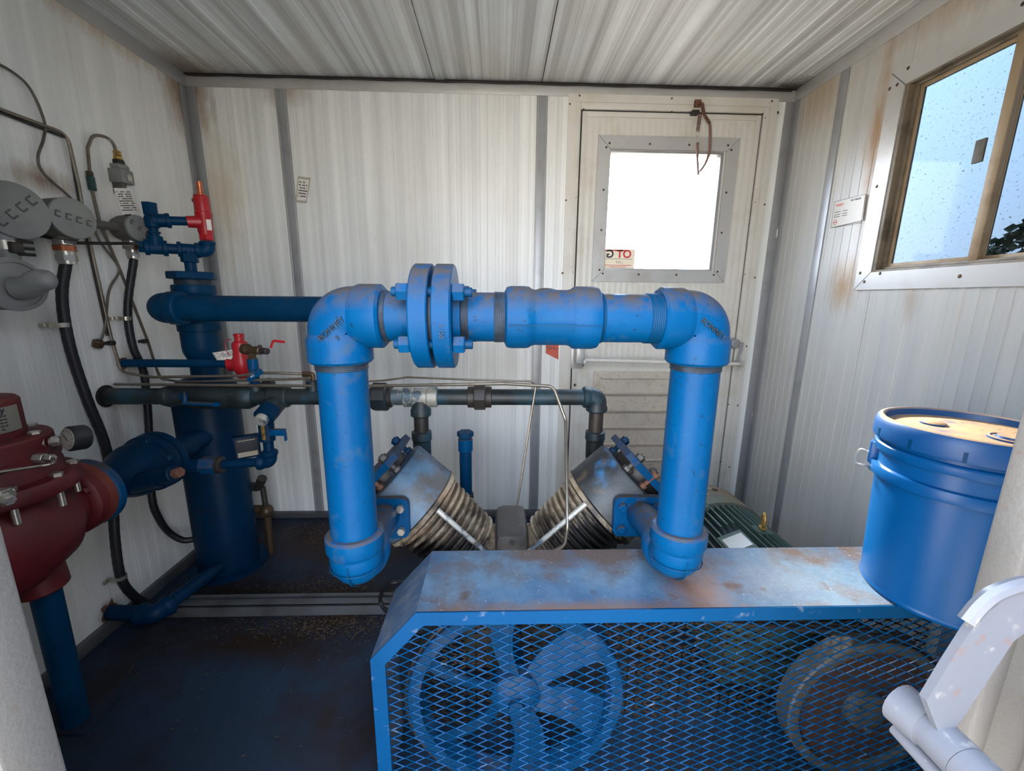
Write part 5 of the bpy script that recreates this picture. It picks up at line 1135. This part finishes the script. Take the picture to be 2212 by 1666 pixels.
t1, c1, ax1 = cond_box('conduit_box', 34, 455, .074, .10, 'grey round junction box cut by the left edge, largest of the row', 1, 1, tilt=(0, -.25, 0), rot=.75)
t2, c2, ax2 = cond_box('conduit_box', 158, 472, .060, .10, 'middle grey round junction box of the row on the left wall', 1, 1, tilt=(0, -.25, 0), rot=-.2)
t3, c3, ax3 = cond_box('conduit_box', 300, 494, .047, .08, 'smallest grey round junction box, nearest the blue manifold', 1, 1, tilt=(0, -.15, 0), rot=-.65, letters=3)
def link(a, b, name, label, m='grey', r=.015):
    t = thing(name, label, 'conduit fitting', (a+b)/2-Vector((0, 0, r))); mb = MB(); d = (b-a).normalized(); mb.cyl(a, b, r, 18); obj('nipple', mb, M[m], t); return t, d
a = c1-ax1*.055; b = c2-ax2*.055; d = (b-a).normalized(); link(a+d*.068, b-d*.055, 'conduit_nipple', 'short grey nipple joining the two larger junction boxes')
a = b; b = c3-ax3*.045; d = (b-a).normalized(); tt, _ = link(a+d*.055, b-d*.042, 'conduit_union', 'conduit union with a bare copper patch beside the smallest junction box', 'greydark', .014)
mb = MB(); mb.lathe(a+d*.062, d, [(.0165, 0), (.0175, .003), (.0175, .034), (.016, .037)], 18); obj('copper_sleeve', mb, M['copper'], tt)
# level switch under the first box
t = thing('level_switch', 'grey cast switch housing with a blunt bent spout at the left edge', 'switch', A(30, 650, X=XL+.09))
c = A(38, 615, X=XL+.135); ax = Vector((1, -.18, 0)).normalized(); b0 = c-ax*.13; R_ = .068
mb = MB(); mb.lathe(b0, ax, [(R_*.8, 0), (R_*.98, .01), (R_, .03), (R_, .118)], 40); obj('housing', mb, M['greydark'], t)
mb = MB(); mb.lathe(c-ax*.014, ax, [(R_*1.02, 0), (R_*1.04, .004), (R_*1.03, .010), (R_*.86, .014), (R_*.84, .011), (R_*.8, .012)], 44); obj('cover_ring', mb, M['grey'], t)
tipp = A(120, 606, X=XL+.225); mb = MB(); mb.sweep(smooth_path([c+Vector((0, -.004, -.01)), c+ax*.03+Vector((0, .006, -.006)), tipp+Vector((-.03, -.01, -.001)), tipp], 6), [.030]*6+[.030]*6+[.029, .029, .028, .027, .025, .021, .012], 22); obj('spout', mb, M['grey'], t)
cc_ = A(20, 560, X=XL+.08); 
u1 = A(10, 530, X=XL+.08); mb = MB(); mb.cyl((u1.x, u1.y, cc_.z-.03), (u1.x, u1.y, c1.z-.06), .026, 22); obj('upper_neck', mb, M['grey'], t)
mb = MB(); mb.cyl((u1.x, u1.y, u1.z-.012), (u1.x, u1.y, u1.z+.012), .0275, 22); obj('bright_collar', mb, M['steel'], t)
mb = MB(); e = A(28, 535, X=XL+.10)
mb.box(e, (.03, .03, .03), None, .004)
for z in (.018, 0, -.016): mb.cyl(e+Vector((0, 0, z)), e+Vector((.02, .035, z)), .0045, 8)
obj('locking_bracket', mb, M['grime'], t)
mb = MB(); q = A(14, 585, X=XL+.08); mb.cyl((u1.x, u1.y, q.z-.02), (u1.x, u1.y, q.z+.02), .032, 20, .004); obj('lower_neck', mb, M['greydark'], t)

# flexible conduits
def hose(name, pts, r, m, label, cat='hose', rib=True):
    P = smooth_path(pts, 10); rs = [r*(1+(.045 if (i % 2) else 0)) for i in range(len(P))] if rib else r
    t = thing(name, label, cat, min(P, key=lambda q: q.z)); mb = MB(); mb.sweep(P, rs, 14); obj('jacket', mb, M[m], t); return t, P
XH = XL+.036
def WL(px, py, x=XH): return A(px, py, X=x)
def gland(t, p, s=1.0, cop=1):
    for (z0, z1, r, m) in ((.0, .016, .024, 'steel'), (-.018, -.002, .027, 'copper'), (-.030, -.018, .022, 'steel'), (-.046, -.030, .0255, 'steel'), (-.056, -.046, .021, 'steel')):
        mb = MB(); (mb.hexn if m == 'copper' or r > .025 else mb.cyl)(p+Vector((0, 0, z0*s)), p+Vector((0, 0, z1*s)), r*s); obj('gland_ring', mb, M[m], t)
g2 = A(137, 522, X=XL+.06)
ht, P = hose('flexible_conduit', [g2+Vector((0, 0, -.05)), WL(134, 640), WL(150, 745), WL(187, 860), WL(228, 965), WL(243, 1075), WL(249, 1170), WL(262, 1250), WL(292, 1290), WL(330, 1312, XH+.02)], .0145, 'black', 'long black flexible conduit from the middle junction box down to the floor', 'conduit'); gland(ht, g2-Vector((0, 0, .010)), 1.05)
g3 = A(284, 530, X=XL+.06)
ht, P = hose('flexible_conduit', [g3+Vector((0, 0, -.05)), WL(276, 665), WL(286, 745), WL(309, 800), WL(318, 870), WL(323, 960), WL(328, 1075), WL(343, 1120), WL(365, 1150), WL(395, 1167, XH+.03), WL(425, 1164, XH+.07)], .0125, 'black', 'black flexible conduit from the smallest junction box looping behind the tank', 'conduit'); gland(ht, g3, .85)
cl = 0
def clamp(px, py, r, label, side=-1):
    p = WL(px, py); t = thing('pipe_clamp', label, 'clamp', p-Vector((0, 0, .01)), 'strap clamps on the left wall')
    mb = MB(); n_ = 12; pts = [p+Vector((math.cos(a)*(r+.0014), math.sin(a)*(r+.0014), 0)) for a in [math.radians(-95+190*i/(n_-1)) for i in range(n_)]]
    for i in range(n_-1):
        a, b = pts[i], pts[i+1]; hh = Vector((0, 0, .007)); o1 = (a-p).normalized()*.0014; o2 = (b-p).normalized()*.0014
        mb.add([a-hh, b-hh, b+hh, a+hh, a-hh+o1, b-hh+o2, b+hh+o2, a+hh+o1], [(0,1,2,3),(7,6,5,4),(0,4,5,1),(3,2,6,7)])
    y0_ = p.y+side*(r+.001); mb.b2((XL+.0026, min(y0_, y0_+side*.02), p.z-.007), (XL+.005, max(y0_, y0_+side*.02), p.z+.007)); mb.b2((XL+.003, min(y0_, y0_+side*.003), p.z-.007), (p.x, max(y0_, y0_+side*.003), p.z+.007))
    mb.hexn((XL+.004, y0_+side*.012, p.z), (XL+.009, y0_+side*.012, p.z), .005); obj('strap', mb, M['steel'], t)
clamp(134, 702, .0145, 'zinc strap clamp on the longer black conduit, below the grey spout')
clamp(272, 688, .0125, 'zinc strap clamp on the shorter black conduit, left of the blue elbow')
clamp(262, 1247, .0145, 'dark strap clamp on the black conduit near the floor')
# tubing
def tube(pts, r, m, label, R=.02, sm=False):
    P = smooth_path(pts, 8) if sm else fillet(pts, R, 6); mb = MB(); mb.sweep(P, r, 10); return tag(obj('tube_or_shadow', mb, M[m]), label, 'tube')
xt_ = XL+.012; T = lambda px, py, x=xt_: A(px, py, X=x)
tube([T(-40, 220), T(0, 236), T(145, 290), T(170, 400), T(182, 470), T(240, 730), T(262, 805), A(330, 815, Y=1.52), A(520, 812, Y=HY-.02), A(560, 806, Y=HY-.02), A(600, 806, Y=HY-.02), A(655, 808, Y=HY)], .0052, 'tube', 'bright tube running down the left wall and then along above the header', .03)
mb = MB(); mb.sweep([T(-40, 227, XL+.008), T(0, 243, XL+.008), T(140, 297, XL+.008)], .004, 8); mb.sweep([T(150, 312, XL+.008), T(165, 400, XL+.008), T(178, 470, XL+.008), T(232, 725, XL+.008)], .004, 8); tag(obj('tube_or_shadow', mb, M['grime']), 'dark line modelled as the shadow behind the bright wall tube', 'tube')  # thin dark rods added as the shadow of the bright tube
bpts = [A(236, 296, X=XL+.05), T(205, 291, XL+.03), T(188, 310), T(194, 378)]
t = thing('pilot_regulator', 'grey square pilot regulator with brass top fitting hanging above the junction boxes', 'regulator', A(262, 400, X=XL+.05))
pc = A(262, 382, X=XL+.055)
mb = MB(); mb.box(pc, (.05, .052, .048), None, .004); mb.hexn(pc+Vector((0, 0, .024)), pc+Vector((0, 0, .040)), .028, .003); obj('body', mb, M['grey'], t)
mb = MB(); mb.box(pc+Vector((.026, .004, -.004)), (.004, .018, .022), None, .001); obj('sight_glass', mb, M['steel'], t)
mb = MB(); mb.hexn(pc+Vector((0, 0, .040)), pc+Vector((0, 0, .056)), .018, .002); obj('top_nut', mb, M['grime'], t)
mb = MB(); mb.hexn(pc+Vector((0, 0, .056)), pc+Vector((0, 0, .068)), .014, .002); mb.hexn(pc+Vector((0, 0, .070)), pc+Vector((0, 0, .086)), .0125, .002); obj('brass_nut', mb, M['brass'], t)
mb = MB(); mb.cyl(pc-Vector((0, 0, .024)), Vector((pc.x, pc.y, c3.z+.03)), .010, 14); mb.b2((pc.x-.02, pc.y-.02, pc.z-.060), (pc.x+.01, pc.y-.012, pc.z-.024)); obj('lower_stem', mb, M['greydark'], t)
tube([pc+Vector((0, 0, .080)), A(252, 330, X=pc.x-.004), A(240, 298, X=XL+.04), A(200, 290, X=XL+.02), T(189, 320), T(196, 400), T(215, 480), T(262, 590), T(320, 740), T(345, 818), A(395, 826, Y=1.55), A(520, 822, Y=HY-.03), A(672, 818, Y=HY-.01)], .0052, 'tube', 'bright tube looping over from the pilot regulator and falling to the header', .035)
c = T(197, 392); mb = MB(); mb.hexn(c+Vector((0, 0, .018)), c-Vector((0, 0, .030)), .012, .003); t = thing('tube_connector', 'green-painted connector on the looped bright tube', 'tube fitting', c-Vector((0, 0, .03))); obj('body', mb, mat('green_fitting', S(20, 62, 56), .4), t)
mb = MB(); mb.hexn(c+Vector((0, 0, .020)), c+Vector((0, 0, .032)), .0105, .001); obj('nut', mb, M['bronze'], t)
tube([T(-60, 130), T(0, 140), T(60, 185), T(95, 260), T(94, 300), T(82, 340), T(95, 375), T(150, 425), T(195, 475), T(215, 520), T(252, 570), T(256, 590), T(235, 630), T(228, 700), T(218, 737)], .0038, 'tubedull', 'thin dull wire curling down the upper left wall', sm=True)
c = T(210, 743); mb = MB(); mb.hexn(c+Vector((-.004, 0, -.012)), c+Vector((.008, 0, .012)), .016, .003); tag(obj('wall_plug', mb, M['bronze']), 'small brown plug where the thin wire meets the left wall', 'plug')
tube([T(-60, 470, XL+.02), T(0, 492, XL+.02), T(130, 518, XL+.03), T(165, 525, XL+.04), T(240, 526, XL+.045), A(300, 526, Y=1.6), t2c-dv*.055], .0055, 'grime', 'dark tube passing under the junction boxes to the blue manifold', .03)
c = t2c-dv*.075; mb = MB(); mb.hexn(c-dv*.02, c+dv*.012, .012, .001); tag(obj('tube_fitting', mb, M['steel']), 'bright tube fitting screwed into the left end of the blue manifold', 'tube fitting')
# tubes above the header on to the right
tube([T(248, 830), A(420, 832, Y=HY-.04), A(672, 834, Y=HY-.04)], .0052, 'tube', 'straight bright tube lying just above the header pipe, left half', .01)
tube([A(690, 830, Y=HY-.02), A(830, 822, Y=HY-.02), A(880, 815, Y=HY-.02), A(1000, 820, Y=HY-.05), A(1148, 824, Y=HY-.08), A(1158, 832, Y=HY-.09), A(1146, 905, Y=HY-.10), A(1116, 1100, Y=HY-.14)], .0036, 'tube', 'thin tube bending down behind the compressor from above the header', .02)
tube([A(690, 836, Y=HY-.05), A(1090, 829, Y=HY-.09), A(1195, 835, Y=HY-.12), A(1222, 908, Y=HY-.16), A(1226, 1140, Y=CY-.17), A(1220, 1178, Y=CY-.175), A(1180, 1200, Y=CY-.165)], .0056, 'tube', 'thicker bent tube dropping in front of the right cylinder', .03)
t = thing('tube_elbow_fitting', 'small brown elbow fitting and bush on top of the header beside the loop leg', 'tube fitting', A(672, 812, Y=HY)-Vector((0, 0, .02)))
c = A(672, 808, Y=HY); mb = MB(); mb.hexn(c-Vector((.03, 0, 0)), c-Vector((.004, 0, 0)), .011, .001); mb.sweep(fillet([c-Vector((.006, 0, 0)), c+Vector((.006, 0, 0)), c+Vector((.006, 0, -.025))], .008), .008, 12); obj('elbow', mb, M['bronze'], t)
c = A(676, 838, Y=HY); mb = MB(); mb.cyl((c.x, HY, hz+.02), (c.x, HY, A(676, 822, Y=HY).z), .022, 18, .003); obj('bush', mb, M['header'], t)
c = A(584, 828, Y=HY+.03); mb = MB(); mb.lathe((c.x, HY+.03, c.z), (0, -1, 0), [(.018, 0), (.022, .004), (.022, .02), (.018, .024)], 20); mb.cyl((c.x, HY+.02, c.z), (c.x, HY+.01, hz), .012, 12); tag(obj('black_knob', mb, M['grime']), 'round blackened knob behind the header pipe, right of the blue lever', 'knob')
for q, lb in (((240, 741), 'small tube clip on the left of the two bright wall tubes'), ((313, 737), 'small tube clip on the right of the two bright wall tubes')):
    c = T(*q); mb = MB(); mb.b2((XL+.0026, c.y-.022, c.z-.006), (XL+.006, c.y+.012, c.z+.006), .001); mb.b2((XL+.004, c.y-.010, c.z-.008), (XL+.022, c.y+.010, c.z+.008), .003); mb.hexn((XL+.005, c.y-.017, c.z), (XL+.010, c.y-.017, c.z), .005); tag(obj('tube_clip', mb, M['grime']), lb, 'clip', 'tube clips on the left wall')

# ================================================================ tags and signs
def card(name, pts, t_, m, label, cat, lines=0, side='ink', sleeve=0):
    """flat card through four corner points (top left, top right, bottom right, bottom left)"""
    p = [Vector(q) for q in pts]; n = (p[1]-p[0]).cross(p[3]-p[0]).normalized()
    if n.dot(Vector((0, 0, EYE))-p[0]) < 0: n = -n
    c = sum(p, Vector())/4; t = thing(name, label, cat, c)
    if sleeve:
        mb = MB(); q = [c+(a-c)*(1+sleeve)-n*t_*.6 for a in p]; mb.prism(q, n, t_*.5); obj('plastic_sleeve', mb, M['sleeve'], t, 0)
    mb = MB(); mb.prism(p, n, t_); cd = obj('card', mb, M[m], t, 0)
    if lines:
        mb = MB(); e1 = p[1]-p[0]; e2 = p[3]-p[0]
        for i in range(lines):
            y = .12+.78*i/lines; x = .08
            while x < .86:
                l = random.uniform(.03, .12)
                if random.random() < .75:
                    a = p[0]+e1*x+e2*y; b = p[0]+e1*min(x+l, .92)+e2*y; w_ = e2*(.38/lines*.9); mb.prism([a, b, b+w_, a+w_], n, t_+.0004)
                x += l+.02
        pr = obj('fine_print', mb, M[side], cd, 0); pr['kind'] = 'stuff'
    return t, n, p
F = lambda px, py: A(px, py, Y=YB-.006)
card('inspection_tag', [F(645, 386), F(668, 389), F(661, 434), F(641, 432)], .0006, 'paper', 'small white tag taped crooked on the back wall beside the seam strip', 'tag', 6, 'ink', .22)
g = lambda px, py: A(px, py, X=XL+.095)
card('hanging_tag', [g(245, 406), g(284, 407), g(304, 460), g(263, 464)], .0006, 'paper', 'white printed tag hanging tilted on the pilot regulator', 'tag', 9)
g = lambda px, py: A(px, py, Y=LYy-.02)
card('valve_tag', [g(463, 763), g(506, 756), g(520, 776), g(472, 777)], .0006, 'paper', 'small white tag in a clear sleeve lying above the lower blue pipe', 'tag', 4, 'ink', .18)
g = lambda px, py: A(px, py, X=XR-.006)
t, n_, p = card('recorder_sticker', [g(1803, 436), g(1870, 420), g(1863, 476), g(1795, 492)], .0004, 'sleeve', 'pale rectangular sticker with red script on the right wall by the window', 'sticker')
e1 = (p[1]-p[0]); e2 = (p[3]-p[0])
text('heading', 'RECORDER', p[0]+e1*.72+e2*.10+n_*.0008, e1, -e2, .0095, M['ink'], t, .0002)
mb = MB()
for a, b in (((.06, .14), (.34, .17)), ((.12, .20), (.30, .22))): q = [p[0]+e1*a[0]+e2*a[1], p[0]+e1*b[0]+e2*a[1], p[0]+e1*b[0]+e2*b[1], p[0]+e1*a[0]+e2*b[1]]; mb.prism(q, n_, .0008)
d_, u_, v_ = frame(n_); c = p[0]+e1*.13+e2*.82
mb.sweep([c+n_*.0006+(u_*math.cos(a)+v_*math.sin(a))*.009 for a in [2*PI*i/16 for i in range(16)]], .0009, 4, True); mb.sweep([c+n_*.0006-e1*.05, c+n_*.0006+e1*.05], .0012, 4); obj('red_mark', mb, M['redink'], t, 0)
mb = MB()
for y in (.42, .52, .60):
    for x, l in ((.06, .2), (.34, .16)): mb.prism([p[0]+e1*x+e2*y, p[0]+e1*(x+l)+e2*y, p[0]+e1*(x+l)+e2*(y+.022), p[0]+e1*x+e2*(y+.022)], n_, .0008)
for a, b in (((0, 0), (1, 0)), ((1, 0), (1, 1)), ((1, 1), (0, 1)), ((0, 1), (0, 0))): mb.sweep([p[0]+e1*a[0]+e2*a[1]+n_*.0005, p[0]+e1*b[0]+e2*b[1]+n_*.0005], .0006, 4)
obj('fine_print', mb, M['ink'], t, 0)['kind'] = 'stuff'
card('warning_sign', [F(1179, 700), F(1208, 700), F(1206, 777), F(1179, 763)], .0008, 'redsign', 'faded red sign on the back wall showing under the pipe tee', 'sign', 12, 'ink')

# ================================================================ door spring with strap
p = A(1509, 222, Y=YB-.02); t = thing('door_spring', 'rusty coil springs with a looped plastic strap hanging over the rear door window', 'door spring', (p.x, YB-.06, p.z-.25))
mb = MB(); mb.b2((p.x-.017, YB-.022, p.z-.016), (p.x+.013, YB-.008, p.z+.014), .002); mb.b2((p.x-.004, YB-.05, p.z-.012), (p.x+.006, YB-.01, p.z-.008)); obj('top_bracket', mb, M['rusty'], t)
q = A(1504, 243, Y=YB-.02); mb = MB(); mb.b2((q.x-.022, YB-.03, q.z-.008), (q.x+.012, YB+.002, q.z+.008), .002); obj('leaf_bracket', mb, M['grime'], t)
def coil(a, b, r, w_, turns):
    a, b = Vector(a), Vector(b); d, u, v = frame(b-a); L = (b-a).length; n_ = int(turns*10)
    return [a+d*(L*i/n_)+u*(r*math.cos(2*PI*turns*i/n_))+v*(r*math.sin(2*PI*turns*i/n_)) for i in range(n_+1)]
Q = lambda px, py, y=.05: A(px, py, Y=YB-y)
for a, b, r_ in ((Q(1517, 224), Q(1520, 246), .0066), (Q(1520, 246), Q(1534, 268), .0068), (Q(1512, 246), Q(1507, 284), .0072)):
    mb = MB(); mb.sweep(coil(a, b, r_, .001, 11), .0016, 6); obj('coil_spring', mb, M['rusty'], t)
for pts, nm in (([Q(1534, 270), Q(1534, 300), Q(1532, 330), Q(1524, 352), Q(1512, 370)], 'strap'), ([Q(1507, 308), Q(1506, 340), Q(1508, 378)], 'strap')):
    mb = MB(); mb.sweep(smooth_path(pts, 6), .0075, 8, sect=[(math.cos(a)*1.0, math.sin(a)*.75) for a in [2*PI*i/8 for i in range(8)]]); obj(nm, mb, M['strap'], t)
mb = MB(); mb.sweep([Q(1507, 286), Q(1509, 294), Q(1505, 300), Q(1507, 310)], .0012, 6); mb.sweep([Q(1508, 370), Q(1515, 378), Q(1511, 380)], .001, 6); obj('wire_hook', mb, M['steel'], t)

# ================================================================ floor clutter
t, P = hose('coiled_cable', [A(905, 1262, Z=.09)+Vector((.05, .05, -.06)), A(862, 1258, Z=.16), A(832, 1270, Z=.13), A(822, 1300, Z=.05), A(836, 1330, Z=.02)+Vector((.02, 0, 0)), A(880, 1340, Z=.015)+Vector((.05, 0, 0))], .0075, 'black', 'black cable loop lying on the floor against the left end of the belt guard', 'cable', False)
rnd = random.Random(5); mb = MB()
def straw(cx, cy, sx_, sy_, n_):
    for i in range(n_):
        x = cx+rnd.gauss(0, sx_); y = cy+rnd.gauss(0, sy_)
        if not (XL+.03 < x < .2 and YF+.3 < y < YB-.035): continue
        if (x-TX)**2+(y-TY)**2 < (TR+.04)**2 or 1.40 < y < 1.485: continue
        a = rnd.uniform(0, PI); l = rnd.uniform(.001, .0045)*(1 if rnd.random() > .015 else 4); h = rnd.uniform(.0005, .004); w_ = rnd.uniform(.0005, .0011)
        d = Vector((math.cos(a), math.sin(a), rnd.uniform(-.1, .1)))*l; v = Vector((-math.sin(a), math.cos(a), 0))*w_; c = Vector((x, y, h))
        mb.add([c-d-v, c-d+v, c+d+v, c+d-v, c-d-v+Vector((0, 0, w_)), c-d+v+Vector((0, 0, w_)), c+d+v+Vector((0, 0, w_)), c+d-v+Vector((0, 0, w_))], [(0,1,2,3),(4,7,6,5),(0,4,5,1),(1,5,6,2),(2,6,7,3),(3,7,4,0)])
straw(-.75, 2.0, .28, .07, 2200); straw(-.55, 1.55, .25, .05, 1300); straw(-.6, 1.36, .2, .035, 1200); straw(-.75, 1.15, .3, .25, 120)
tag(obj('straw_litter', mb, M['straw'], None, 0), 'dry straw and dirt scattered over the dark blue floor', 'straw', kind='stuff')
